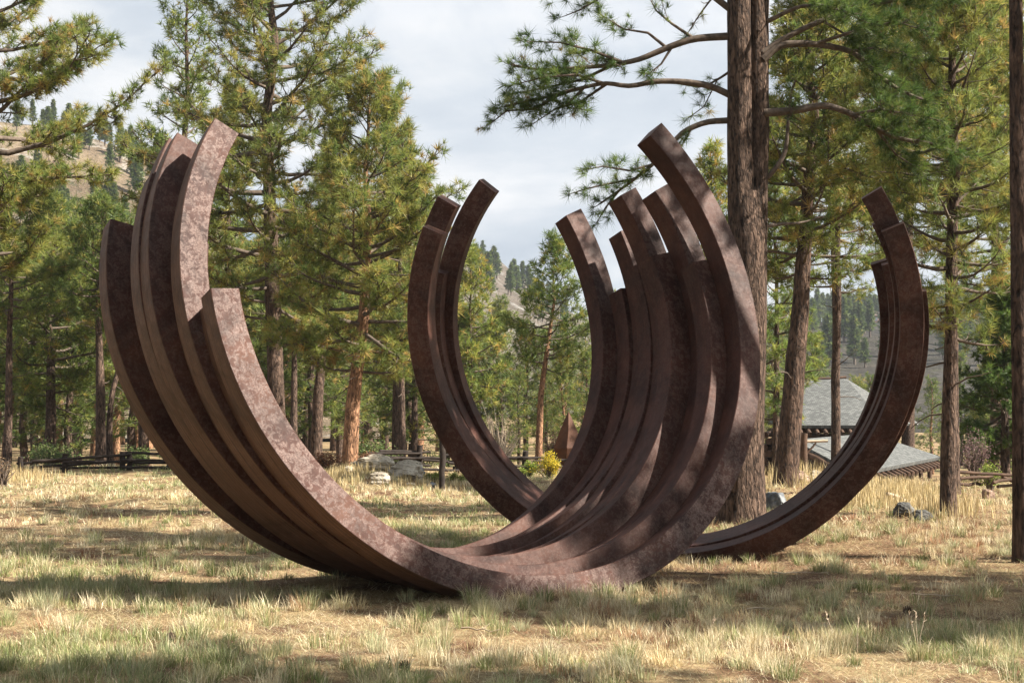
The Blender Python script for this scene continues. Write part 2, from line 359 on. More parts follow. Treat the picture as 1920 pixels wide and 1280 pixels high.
def bundle(label, th, tilt, arcs, bloom=True):
    t = np.array([math.cos(th), math.sin(th), 0]); nh = np.array([math.sin(th), -math.cos(th), 0]); uz = np.array([0, 0, 1.0])
    u = math.cos(tilt)*uz + math.sin(tilt)*nh; n = math.cos(tilt)*nh - math.sin(tilt)*uz
    c0 = np.array(arcs[0][0]); base = c0 - u*R_OUT; base[2] = float(gz(base[0], base[1]))
    root = thing('steel_arc_sculpture', label, 'sculpture', base, 'bundles of rusted steel arcs')
    for C, a1, a2, *dr in arcs:
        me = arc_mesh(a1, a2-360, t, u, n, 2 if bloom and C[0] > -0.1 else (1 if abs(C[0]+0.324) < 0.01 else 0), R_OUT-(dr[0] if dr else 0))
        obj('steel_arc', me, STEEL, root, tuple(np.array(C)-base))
    return root
bundle('nearer bundle of nine rusted square steel arcs, leaning back in the foreground grass', 0.53976, -0.290575, [
    ((-0.013, 13.542, 2.63), 42.0, 182.0), ((-0.18, 13.7, 2.582), 11.0, 183.0, 0.12), ((-0.324, 13.916, 2.647), 27.5, 147.5),
    ((-0.502, 14.057, 2.583), 13.5, 170.0, 0.16), ((-0.668, 14.271, 2.694), 26.5, 150.5), ((-0.803, 14.47, 2.675), 9.5, 158.5),
    ((-0.834, 14.732, 2.748), 17.0, 151.0), ((-0.922, 14.943, 2.632), 5.5, 168.0, 0.08), ((-1.255, 15.118, 2.665), 24.5, 166.0)])
bundle('farther bundle of rusted steel arcs standing behind the nearer one, its faces in shade', -0.2109389, 0.2038717, [
    ((1.571, 16.436, 2.464), 22.0, 156.0), ((1.581, 16.685, 2.523), 30.0, 149.0), ((1.666, 17.275, 2.507), 14.5, 165.5),
    ((1.81, 17.5, 2.481), 26.5, 140.5), ((1.691, 17.781, 2.476), 16.5, 250.0), ((2.043, 17.961, 2.502), 8.5, 250.0)], False)

# ------------------------------------------------------------------ pines
def unit(v): return v/(np.linalg.norm(v, axis=-1, keepdims=True)+1e-9)
def tufts(pos, dirs, size, col, K, width, r, spread=1.0, back=0.35):
    """brushes of needles: one triangle per needle. Returns V, T, C"""
    N = len(pos)
    d = np.repeat(unit(dirs), K, 0); p = np.repeat(pos, K, 0); s = np.repeat(size, K)
    rv = unit(r.normal(size=(N*K, 3)))
    nd = unit(d*r.uniform(0.05, 1.25, (N*K, 1)) + rv*spread*0.85)
    base = p - d*(r.uniform(0, back, (N*K, 1))*s[:, None])
    L = s*r.uniform(0.7, 1.1, N*K)
    wv = unit(np.cross(nd, r.normal(size=(N*K, 3))))*(width*0.5)*r.uniform(0.7, 1.3, (N*K, 1))
    tip = base + nd*L[:, None]; tip[:, 2] -= 0.06*L
    mid = base + nd*(L*0.08)[:, None]
    V = np.stack([mid-wv, mid+wv, tip], 1).reshape(-1, 3)
    T = np.arange(N*K*3).reshape(-1, 3)
    cc = np.repeat(col, K, 0)*r.uniform(0.78, 1.22, (N*K, 1))
    return V, T, np.repeat(cc, 3, 0)
GREENS = np.array([(0.09, 0.135, 0.036), (0.155, 0.20, 0.05), (0.22, 0.245, 0.058), (0.31, 0.28, 0.07), (0.36, 0.25, 0.08)])
def tuft_colors(n, mixw, r, tint=(1, 1, 1)):
    c = GREENS[r.choice(5, n, p=np.array(mixw)/sum(mixw))]
    return c*np.array(tint)*r.uniform(0.85, 1.15, (n, 1))
class Crown:
    """limbs, twigs and needle brushes of one tree (local coordinates)"""
    def __init__(s, seed, tuft=0.2, K=24, width=0.012, mixw=(3, 4, 3, 1.5, 0.5), tint=(1, 1, 1), twig_sides=3):
        s.r = np.random.default_rng(seed); s.wood = Acc(); s.p = []; s.d = []; s.t = tuft; s.K = K; s.w = width; s.mixw = mixw; s.tint = tint; s.ts = twig_sides
    def sprays(s, pts, f0, per_m, len0, density=1.0, r_tw=0.008, bare=0.0):
        """side twigs with brushes along a limb given by pts from fraction f0 to its tip"""
        r = s.r; pts = np.asarray(pts, float); seg = np.linalg.norm(np.diff(pts, axis=0), axis=1); cum = np.concatenate([[0], np.cumsum(seg)]); L = cum[-1]
        n = max(3, int(L*(1-f0)*per_m))
        for q in range(n+1):
            f = f0 + (1-f0)*(q+r.uniform(0, 0.8))/n if q < n else 1.0
            f = min(f, 1.0); x = f*L
            p = np.array([np.interp(x, cum, pts[:, a]) for a in range(3)])
            k = min(np.searchsorted(cum, x, 'right')-1, len(seg)-1); ax = unit(pts[k+1]-pts[k])
            side = unit(np.cross(ax, (0, 0, 1))+1e-6)*(1 if q % 2 else -1)
            if q == n: dv = ax
            else: dv = unit(ax*r.uniform(0.35, 1.0) + side*r.uniform(0.25, 1.0) + np.array([0, 0, r.uniform(-0.35, 0.55)]))
            l = len0*r.uniform(0.55, 1.2)*(1-0.55*(f-f0)/(1-f0+1e-6))
            m = p + dv*l*0.55 + r.normal(size=3)*0.04*l; e = p + dv*l + np.array([0, 0, 0.14*l]) + r.normal(size=3)*0.05*l
            s.wood.tube([p, m, e], [r_tw, r_tw*0.75, r_tw*0.45], s.ts)
            if r.uniform() < bare: continue
            nt = max(1, int(round((1+l/(s.t*0.62))*density)))
            for j in range(nt):
                g = 1.0 if j == 0 else r.uniform(0.3, 1.0)
                b = m + (e-m)*((g-0.55)/0.45) if g > 0.55 else p + (m-p)*(g/0.55)
                off = unit(r.normal(size=3))*(0 if j == 0 else s.t*0.75)
                tipd = unit(dv + np.array([0, 0, 0.45]) + off/s.t*0.5)
                if j: s.wood.tube([b, b+off], [r_tw*0.5, r_tw*0.35], 3)
                s.p.append(b+off); s.d.append(tipd)
    def needles(s, scale=1.0):
        p = np.array(s.p); d = np.array(s.d); r = s.r; n = len(p)
        return tufts(p, d, s.t*scale*r.uniform(0.6, 1.3, n), tuft_colors(n, s.mixw, r, s.tint), s.K, s.w, r)

def trunk_np(acc, path, rads, sides, bump=0.05, seed=0, flare=0.35):
    """bark-rough trunk through path; extra rings are interpolated"""
    path = np.asarray(path, float); cum = np.concatenate([[0], np.cumsum(np.linalg.norm(np.diff(path, axis=0), axis=1))])
    n = max(8, int(cum[-1]/0.12)); x = np.linspace(0, cum[-1], n)
    p = np.stack([np.interp(x, cum, path[:, a]) for a in range(3)], -1)
    for _ in range(3): p[1:-1] = 0.5*p[1:-1] + 0.25*(p[:-2]+p[2:])
    rr = np.interp(x, cum, rads)*(1 + flare*np.exp(-x/0.28))
    V, Q = tube_np(p, rr, sides)
    ang = np.tile(np.arange(sides), n)*(6.2831/sides)
    nn = fbm(np.cos(ang)*2.2+seed, V[:, 2]*1.1+np.sin(ang)*2.2, seed, 3)-0.5
    c = np.repeat(p, sides, 0); V = c + (V-c)*(1+nn*bump*4)[:, None]
    acc.add(V, Q); return p, rr

def pine(name, label, px, py_base, Y, width, path=None, top_py=0, H=None, base_py=600, radius=150, n=46, tuft=0.22, K=24, nw=0.012, bark=None,
         mixw=(3, 4, 3, 1.5, 0.5), tint=(1, 1, 1), seed=1, per_m=6.0, len0=0.6, shape=0.75, az=None, droop=0.0, group='ponderosa pines around the meadow', dead=6, bare=0.03, dens=1.5, cat='pine tree'):
    """a ponderosa pine placed from the photo: px, py_base, width of the trunk and the crown in photo pixels at depth Y"""
    x = P(px, py_base, Y)[0]; base = np.array([x, Y, float(gz(x, Y))])
    zt = H if H else P(px, top_py, Y)[2]-base[2]; zb = P(px, base_py, Y)[2]-base[2]; R = M2(radius, Y); r0 = M2(width, Y)/2
    root = thing(name, label, cat, base, group)
    r = np.random.default_rng(seed)
    pts = [np.array([0, 0, -0.25])]
    for q in (path or []):
        w = P(q[0], q[1], Y)-base
        if w[2] > 0.3: pts.append(np.array([w[0], r.normal()*0.05, w[2]]))
    last = pts[-1]; k0 = 4 if len(pts) > 1 else 7
    for i in range(1, k0+1):
        f = i/k0; pts.append(np.array([last[0]+r.normal()*0.06*zt/10, last[1]+r.normal()*0.06*zt/10, last[2]+(zt-last[2])*f]))
    pts = np.array(pts); zz_ = pts[:, 2]; rads = np.maximum(r0*(1-0.93*np.clip(zz_/zt, 0, 1)**1.15), 0.012)
    acc = Acc(); p, rr = trunk_np(acc, pts, rads, 12, seed=seed)
    obj('trunk', acc.mesh('trunk'), bark or BARK, root)
    C = Crown(seed+100, tuft, K, nw, mixw, tint)
    def tp(z): return np.array([np.interp(z, p[:, 2], p[:, 0]), np.interp(z, p[:, 2], p[:, 1]), z])
    for i in range(n):
        f = (i+r.uniform(0, 0.9))/n; z = zb + (zt-zb)*f**0.92
        env = (1-f)**shape*min(1, 0.45+f*3.2)+0.06
        L = R*env*r.uniform(0.6, 1.12); a = i*2.399+r.uniform(-0.5, 0.5) if az is None else r.choice(az)+r.uniform(-0.4, 0.4)
        el = rad(-16 + 62*f**1.4 + r.uniform(-12, 12)) - droop*(1-f)
        h = np.array([math.cos(a), math.sin(a), 0]); s0 = tp(z); L = max(L, 0.25)
        q = [s0]; dirv = h*math.cos(el)+np.array([0, 0, math.sin(el)])
        for j in range(1, 6):
            dirv = unit(dirv + np.array([0, 0, 0.13]) + r.normal(size=3)*0.11); q.append(q[-1]+dirv*L/5)
        rb = max(0.008, min(0.022+0.016*L, float(np.interp(z, p[:, 2], rr))*0.55))
        C.wood.tube(q, np.linspace(rb, 0.007, 6), 5)
        C.sprays(q, 0.3 if L > 0.8 else 0.1, per_m, min(len0, 0.25+L*0.4), dens, max(0.005, rb*0.28), bare)
    for i in range(dead):                                             # bare dead limbs under the crown
        z = zb*r.uniform(0.45, 1.0); a = r.uniform(0, 6.28); L = r.uniform(0.3, 0.9)*min(1, R/1.5); q = [tp(z)]
        dv = np.array([math.cos(a), math.sin(a), r.uniform(-0.3, 0.3)])
        for j in range(4): dv = unit(dv+r.normal(size=3)*0.25); q.append(q[-1]+dv*L/4)
        C.wood.tube(q, np.linspace(0.018, 0.005, 5), 4)
    cr = obj('crown', C.wood.mesh('limbs'), TWIG, root, kind='stuff')
    V, T, Cc = C.needles(); obj('needles', mesh_np('needles', V, T, Cc), NEEDLE, cr, kind='stuff')
    return root

# --- the big pine right of the arcs: two stems fused into one trunk, every large limb its own part
def big_pine():
    Y = 20.7; x = P(1390, 985, Y)[0]; base = np.array([x, Y, float(gz(x, Y))])
    root = thing('ponderosa_pine', 'big ponderosa pine with two stems fused in one thick trunk behind the arcs', 'pine tree', base, 'ponderosa pines around the meadow')
    L = lambda px, py, dy=0.0: P(px, py, Y+dy)-base
    acc = Acc(); w = lambda px: M2(px, Y)/2
    trunk_np(acc, [L(1390, 1000)*np.array([1, 1, 0])+np.array([0, 0, -0.3]), L(1392, 850), L(1400, 600), L(1402, 440), L(1398, 360)], [w(92), w(82), w(76), w(72), w(48)], 28, 0.05, 3, 0.3)
    trunk_np(acc, [L(1396, 600), L(1390, 420), L(1387, 250), L(1386, 60), L(1384, -250), L(1380, -700)], [w(50), w(50), w(47), w(45), w(38), w(16)], 20, 0.05, 4, 0)
    trunk_np(acc, [L(1402, 600, 0.05), L(1416, 430, 0.08), L(1421, 250, 0.1), L(1421, 60, 0.1), L(1430, -250, 0.1), L(1440, -700)], [w(50), w(46), w(42), w(40), w(34), w(14)], 20, 0.05, 5, 0)
    obj('trunk', acc.mesh('trunk'), BARK, root)
    def limb(pix, r0, f0, per_m, len0, seed, dens=1.0, subs=(), bare=0.0, tuft=0.17, mixw=(6, 4, 1.2, 0.3, 0.1), tint=(0.85, 0.95, 0.9)):
        C = Crown(seed, tuft, 44, 0.0065, mixw, tint); r = C.r
        pts = np.array([L(*q) for q in pix])
        x = np.linspace(0, len(pts)-1, len(pts)*3); pp = np.stack([np.interp(x, np.arange(len(pts)), pts[:, a]) for a in range(3)], -1)
        pp[1:-1] = 0.5*pp[1:-1]+0.25*(pp[:-2]+pp[2:])
        C.wood.tube(pp, np.linspace(r0, r0*0.28, len(pp)), 8)
        C.sprays(pp, f0, per_m, len0, dens, 0.009, bare)
        for sp in subs:
            s_ = np.array([L(*q) for q in sp[0]]); C.wood.tube(s_, np.linspace(r0*0.45, 0.006, len(s_)), 6)
            C.sprays(s_, sp[1], per_m, len0*0.8, dens, 0.007, sp[2] if len(sp) > 2 else 0.0)
        o = obj('limb', C.wood.mesh('limb'), TWIG, root)
        V, T, Cc = C.needles(); obj('needles', mesh_np('needles', V, T, Cc), NEEDLE, o, kind='stuff')
    # left of the trunk
    limb([(1372, 68), (1300, 72), (1250, 90), (1200, 112), (1150, 122), (1080, 128), (1010, 132), (960, 122)], 0.055, 0.46, 9, 0.34, 21, 1.5, [
        ([(1170, 118), (1110, 95, -0.3), (1050, 80, -0.4), (985, 78, -0.5)], 0.3), ([(1150, 122), (1090, 150, 0.3), (1020, 165, 0.4), (965, 175, 0.4)], 0.25),
        ([(1300, 72), (1260, 45), (1230, 20), (1215, -10)], 0.45, 0.4), ([(1250, 90), (1215, 62), (1170, 55), (1130, 30)], 0.5, 0.35), ([(1260, 88), (1240, 120), (1215, 140)], 0.5, 0.5)])
    limb([(1368, 178), (1330, 160), (1280, 153), (1230, 152), (1180, 163), (1135, 155), (1090, 165), (1035, 180), (985, 190), (945, 200)], 0.05, 0.66, 11, 0.30, 22, 1.5, [
        ([(1140, 156), (1090, 190, 0.2), (1040, 205, 0.3), (1000, 232, 0.3)], 0.2), ([(1130, 156), (1080, 140, -0.3), (1020, 145, -0.4), (960, 160, -0.4)], 0.2),
        ([(1060, 172), (1000, 205), (950, 208), (920, 232)], 0.2, 0.3), ([(1100, 160), (1060, 200), (1090, 205)], 0.3)])
    limb([(1368, 226), (1325, 228), (1282, 245), (1255, 275), (1225, 308), (1195, 332), (1160, 358), (1125, 382)], 0.045, 0.52, 9, 0.26, 23, 1.1, [
        ([(1225, 308), (1180, 320, -0.2), (1130, 312, -0.3), (1100, 318, -0.3)], 0.25), ([(1190, 335), (1140, 345, -0.2), (1095, 355, -0.3), (1075, 362, -0.3)], 0.2),
        ([(1300, 235), (1285, 262), (1275, 280)], 0.3, 0.2), ([(1160, 358), (1135, 390), (1120, 415)], 0.4, 0.6)])
    limb([(1375, 130, 0.2), (1345, 150, 0.3), (1315, 165, 0.4), (1285, 160, 0.5)], 0.022, 0.25, 8, 0.22, 24, 0.9, [([(1345, 150, 0.3), (1320, 200, 0.5), (1290, 222, 0.6)], 0.2, 0.2)])
    limb([(1372, 20), (1320, -20), (1240, -50), (1160, -40), (1090, -25), (1040, -8)], 0.05, 0.45, 8, 0.36, 25, 1.2, [([(1160, -40), (1120, 0), (1085, 20), (1060, 30)], 0.2, 0.1)])
    limb([(1372, -40), (1340, -10), (1310, 30), (1290, 62)], 0.02, 0.4, 6, 0.2, 26, 0.8, bare=0.35)
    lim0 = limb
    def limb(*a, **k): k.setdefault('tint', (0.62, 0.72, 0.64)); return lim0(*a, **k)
    # right of the trunk
    limb([(1430, 112), (1462, 82), (1530, 82), (1600, 96), (1645, 140), (1690, 172), (1740, 190)], 0.06, 0.45, 13, 0.36, 31, 1.7, [
        ([(1530, 82), (1600, 60, -0.3), (1680, 40, -0.5), (1740, 60, -0.6)], 0.3), ([(1600, 96), (1640, 90, 0.4), (1720, 110, 0.6)], 0.3)], 0.0)
    limb([(1430, 100), (1470, 72), (1540, 38), (1620, 15), (1700, -5), (1780, 0)], 0.05, 0.35, 13, 0.36, 32, 1.7, [([(1540, 38), (1580, 62), (1640, 70)], 0.3)], 0.0)
    limb([(1432, 212), (1490, 208), (1548, 195), (1600, 215), (1645, 244), (1690, 262), (1745, 268), (1800, 290)], 0.06, 0.40, 13, 0.36, 33, 1.7, [
        ([(1600, 215), (1650, 205, -0.4), (1710, 215, -0.5), (1760, 225, -0.6)], 0.3), ([(1645, 244), (1680, 290, 0.3), (1725, 320, 0.4)], 0.2, 0.15)], 0.0)
    limb([(1425, 345, 0.1), (1452, 320), (1474, 285), (1478, 225), (1484, 170), (1500, 130)], 0.04, 0.5, 7, 0.3, 34, 0.9)
    limb([(1430, 425, 0.2), (1465, 420, 0.4), (1500, 418, 0.8), (1540, 408, 1.0)], 0.03, 0.4, 6, 0.26, 35, 0.6, bare=0.2)
    limb([(1440, 40, -0.1), (1500, 10, -0.4), (1560, 12, -0.8), (1620, 40, -1.2)], 0.035, 0.35, 13, 0.32, 36, 1.7)
    # the rest of the crown, above the picture
    r = np.random.default_rng(40); C = Crown(41, 0.19, 26, 0.012, (6, 4, 1.2, 0.3, 0.1))
    for i in range(34):
        f = i/34; z = 7.9 + 6.2*f; a = i*2.399; Lg = 2.7*(1-f)**0.6+0.3
        q = [np.array([L(1403, 0)[0], 0, z])]; dv = np.array([math.cos(a), math.sin(a), -0.1+0.6*f])
        for j in range(5): dv = unit(dv+r.normal(size=3)*0.12+np.array([0, 0, 0.08])); q.append(q[-1]+dv*Lg/5)
        C.wood.tube(q, np.linspace(0.05, 0.01, 6), 5); C.sprays(q, 0.3, 4, 0.5, 0.9, 0.01)
    cr = obj('crown', C.wood.mesh('limbs'), TWIG, root, kind='stuff'); V, T, Cc = C.needles(); obj('needles', mesh_np('needles', V, T, Cc), NEEDLE, cr, kind='stuff')
big_pine()

YEL = (1.6, 3.6, 4.6, 2.8, 1.2); GRN = (4, 4, 2, 0.6, 0.2); DRK = (7, 3, 0.6, 0.1, 0)
NEAR = dict(K=24, nw=0.0165); FAR = dict(K=13, nw=0.026)
pine('ponderosa_pine', 'pine with dark trunk half cut off by the right edge of the photo', 1919, 1050, 15.9, 40, [(1915, 700), (1912, 300), (1908, 0)], H=13, base_py=-60, radius=540, n=46, tuft=0.22, K=18, bark=BARK_DARK, mixw=GRN, seed=11, dead=0)
pine('ponderosa_pine', 'leaning pine with dark rough trunk between the thick trunk and the log lodge', 1470, 905, 30, 46, [(1483, 780), (1500, 600), (1512, 420), (1520, 300)], top_py=-40, base_py=520, radius=200, n=80, tuft=0.23, bark=BARK_DARK, mixw=YEL, seed=12, dead=9, **NEAR)
pine('ponderosa_pine', 'straight slim pine trunk in front of the lodge roof', 1567, 868, 41, 21, [(1568, 700), (1569, 560), (1571, 440)], top_py=110, base_py=560, radius=150, n=36, tuft=0.22, mixw=YEL, seed=13, dead=3, **NEAR)
pine('ponderosa_pine', 'pine with a sunlit trunk standing in tall yellow grass near the right edge', 1778, 975, 22, 31, [(1779, 850), (1781, 650), (1782, 450), (1786, 330)], top_py=-300, base_py=640, radius=175, n=100, tuft=0.19, mixw=YEL, seed=14, dead=5, per_m=4.5, bark=BARK, K=30, nw=0.009)
pine('ponderosa_pine', 'tall yellowish pine whose crown fills the upper right corner', 1702, 880, 64, 26, [(1702, 700), (1702, 500)], top_py=-420, base_py=470, radius=290, n=70, tuft=0.42, mixw=YEL, seed=15, dead=4, per_m=4, K=15, nw=0.034)
pine('ponderosa_pine', 'small green pine behind the thick trunk, beside the lodge log ends', 1453, 890, 36, 14, [(1455, 760)], top_py=300, base_py=800, radius=95, n=44, tuft=0.2, mixw=GRN, tint=(1.25, 1.25, 1.2), seed=16, dead=0, **NEAR)
pine('ponderosa_pine', 'pine reaching into the photo from beyond its left edge', -75, 880, 26, 44, [(-72, 500)], top_py=-420, base_py=520, radius=385, n=72, shape=0.4, tuft=0.18, mixw=YEL, seed=17, dead=4, K=32, nw=0.0115, dens=1.8)
pine('ponderosa_pine', 'tallest pine left of centre, its crown cut by the top of the photo, grey trunk', 520, 868, 39, 36, [(518, 740), (512, 560), (506, 380), (500, 220)], top_py=-330, base_py=620, radius=275, n=104, shape=0.5, tuft=0.25, mixw=YEL, seed=18, dead=6, per_m=6.5, **NEAR)
pine('ponderosa_pine', 'pine with a bright orange forked trunk behind the lichen rocks', 655, 850, 36, 30, [(660, 780), (668, 700), (682, 600), (688, 480), (690, 380)], top_py=165, base_py=700, radius=230, n=84, shape=0.55, tuft=0.24, bark=BARK_ORANGE, mixw=YEL, seed=19, dead=6, **NEAR)
pine('ponderosa_pine', 'leaning grey pine trunk just left of the orange one', 592, 840, 42, 24, [(597, 740), (604, 660), (612, 560)], top_py=330, base_py=600, radius=120, n=36, tuft=0.22, mixw=YEL, seed=20, dead=4, **NEAR)
pine('ponderosa_pine', 'upswept pine behind the left arc tips, its top against the sky', 352, 870, 46, 26, [(352, 600), (350, 400)], top_py=-60, base_py=640, radius=135, n=62, tuft=0.26, mixw=GRN, tint=(1.2, 1.15, 1.1), seed=21, dead=3, shape=0.6, **FAR)
pine('ponderosa_pine', 'slender reddish leaning pine seen through the farther arcs', 1008, 858, 50, 15, [(1014, 740), (1028, 640), (1040, 560)], top_py=455, base_py=690, radius=105, n=44, tuft=0.25, bark=BARK_ORANGE, mixw=GRN, tint=(1.1, 1.1, 1.0), seed=22, dead=4, **FAR)
pine('ponderosa_pine', 'thin straight pale pine trunk left of the farther arcs', 755, 850, 48, 14, [(753, 700), (750, 560)], top_py=250, base_py=610, radius=110, n=40, tuft=0.24, mixw=YEL, seed=23, dead=4, **FAR)
pine('ponderosa_pine', 'thin straight brown pine trunk directly left of the farther arcs', 778, 856, 52, 14, [(777, 740)], top_py=330, base_py=640, radius=100, n=36, tuft=0.25, mixw=YEL, seed=24, dead=4, **FAR)
pine('ponderosa_pine', 'grey pine with a twin crooked stem behind the left rail fence', 190, 862, 44, 22, [(188, 740), (186, 640)], top_py=380, base_py=600, radius=120, n=42, tuft=0.24, mixw=GRN, seed=25, dead=6, **FAR)
pine('ponderosa_pine', 'crooked thin pine stem touching the twin trunk behind the left fence', 207, 862, 44.5, 14, [(206, 800), (212, 740), (222, 690), (212, 640)], top_py=480, base_py=620, radius=80, n=24, tuft=0.22, mixw=GRN, seed=26, dead=4, **FAR)
pine('ponderosa_pine', 'dark pine trunk near the left edge, at the start of the rail fence', 14, 855, 42, 17, [(15, 740), (17, 620)], top_py=330, base_py=600, radius=140, n=44, tuft=0.24, mixw=GRN, seed=27, dead=5, **NEAR)
pine('ponderosa_pine', 'bushy pine between the farther arcs and the sky gap', 880, 850, 56, 14, [(882, 700)], top_py=470, base_py=760, radius=95, n=46, tuft=0.26, mixw=YEL, tint=(1.15, 1.15, 1.0), seed=28, dead=1, **FAR)
pine('ponderosa_pine', 'pine with a thin double trunk between the tall and the leaning pines', 550, 850, 47, 16, [(552, 700)], top_py=420, base_py=650, radius=90, n=34, tuft=0.24, mixw=GRN, seed=29, dead=4, **FAR)
pine('ponderosa_pine', 'yellowish pine behind the leaning trunk, filling the canopy right of the thick trunk', 1566, 880, 46, 18, [(1567, 600)], top_py=-160, base_py=450, radius=190, n=80, tuft=0.27, mixw=YEL, seed=51, dead=3, **FAR)
pine('ponderosa_pine', 'pine with wide low limbs behind the sunlit trunk near the right edge', 1868, 885, 38, 24, [(1866, 600)], top_py=-60, base_py=640, radius=170, n=70, tuft=0.26, mixw=GRN, tint=(1.1, 1.1, 1.0), seed=52, dead=3, **NEAR)
pine('ponderosa_pine', 'broad pine behind the left arcs, between the upswept and the tall pine', 430, 868, 52, 24, [(430, 600)], top_py=150, base_py=680, radius=150, n=80, tuft=0.29, mixw=YEL, seed=53, dead=3, **FAR)
pine('ponderosa_pine', 'rounded yellowish pine just left of the farther arcs', 745, 860, 50, 22, [(745, 620)], top_py=255, base_py=720, radius=130, n=76, tuft=0.28, mixw=YEL, tint=(1.1, 1.1, 1), seed=54, dead=3, **FAR)
pine('ponderosa_pine', 'broad pine behind the left rail fence, in front of the dry hillside', 95, 868, 50, 24, [(95, 650)], top_py=385, base_py=760, radius=150, n=70, tuft=0.28, mixw=GRN, tint=(1.15, 1.1, 1), seed=55, dead=3, **FAR)
pine('ponderosa_pine', 'pine partly hidden by the leftmost arc, right of the twin trunk', 270, 868, 48, 24, [(270, 650)], top_py=400, base_py=740, radius=130, n=66, tuft=0.28, mixw=YEL, seed=56, dead=3, **FAR)
pine('ponderosa_pine', 'pale green pine behind the thick trunk, right of the arc tips', 1335, 880, 45, 20, [(1335, 600)], top_py=285, base_py=700, radius=95, n=56, tuft=0.27, mixw=YEL, tint=(1.15, 1.15, 1), seed=57, dead=3, **FAR)
pine('ponderosa_pine', 'tall full pine directly behind the sunlit trunk, closing the canopy', 1784, 905, 27, 30, [(1784, 600)], top_py=-80, base_py=400, radius=270, n=90, shape=0.5, tuft=0.23, mixw=YEL, seed=58, dead=2, **NEAR)
pine('fir_tree', 'dark dense fir near the right edge, in shade beside the lodge yard', 1885, 880, 34, 20, [(1885, 700)], top_py=545, base_py=850, radius=100, n=70, tuft=0.16, mixw=DRK, tint=(0.75, 0.85, 0.75), seed=30, dead=0, shape=0.85, K=26, nw=0.02, droop=0.3, cat='fir tree')
# pines standing right of the picture: they give the dappled shade over the arcs and the near grass
for k, (x, y, h, R_, zb) in enumerate([(12.7, 11.0, 12.0, 1.9, 5.6), (8.9, 15.6, 13, 1.8, 6.2), (6.2, 6.3, 11, 2.1, 4.6), (10.7, 9.2, 10.6, 1.9, 4.6), (8.6, 13.1, 13.6, 1.4, 9.2)]):
    py = 760; pxx = 960+F_PX*x/y
    pine('ponderosa_pine', 'tall pine standing outside the photo on its right', pxx, py, y, 0.5*F_PX/y, None, H=h, base_py=640-math.tan(0)*0+120-(zb-1.6)*F_PX/y, radius=R_*F_PX/y, n=64 if k < 4 else 30, tuft=0.24, K=20, nw=0.026, seed=60+k, dead=3, dens=1.3 if k < 4 else 0.9)

# --- background forest: six shared pines, copied
MARKS = [(-60, 'beyond the left edge of the photo'), (30, 'at the left edge of the photo'), (90, 'over the left end of the rail fence'), (150, 'over the left fence'), (210, 'behind the twin crooked trunk'), (262, 'behind the outermost left arc'),
    (330, 'behind the outer left arcs'), (400, 'behind the tip of the inner left arc'), (455, 'behind the shortest left arc'), (495, 'left of the tall grey trunk'), (545, 'right of the tall grey trunk'), (585, 'by the thin double trunk'), (630, 'left of the orange trunk'),
    (680, 'right of the orange trunk'), (735, 'over the lichen rocks'), (785, 'by the thin pale trunks'), (840, 'behind the left of the farther arcs'), (890, 'behind the inner farther arcs'), (950, 'over the bare little tree'), (1000, 'left of the slender reddish pine'),
    (1050, 'over the yellow bush'), (1110, 'over the faceted sculpture'), (1180, 'behind the innermost right arcs'), (1260, 'behind the middle right arcs'), (1340, 'behind the outermost right arc'), (1420, 'behind the thick trunk'), (1500, 'behind the leaning dark trunk'),
    (1580, 'behind the left of the lodge roof'), (1660, 'behind the right of the lodge roof'), (1740, 'over the lower lodge roof'), (1800, 'behind the sunlit trunk'), (1870, 'left of the dark fir'), (1960, 'behind the dark fir'), (9999, 'beyond the right edge of the photo')]
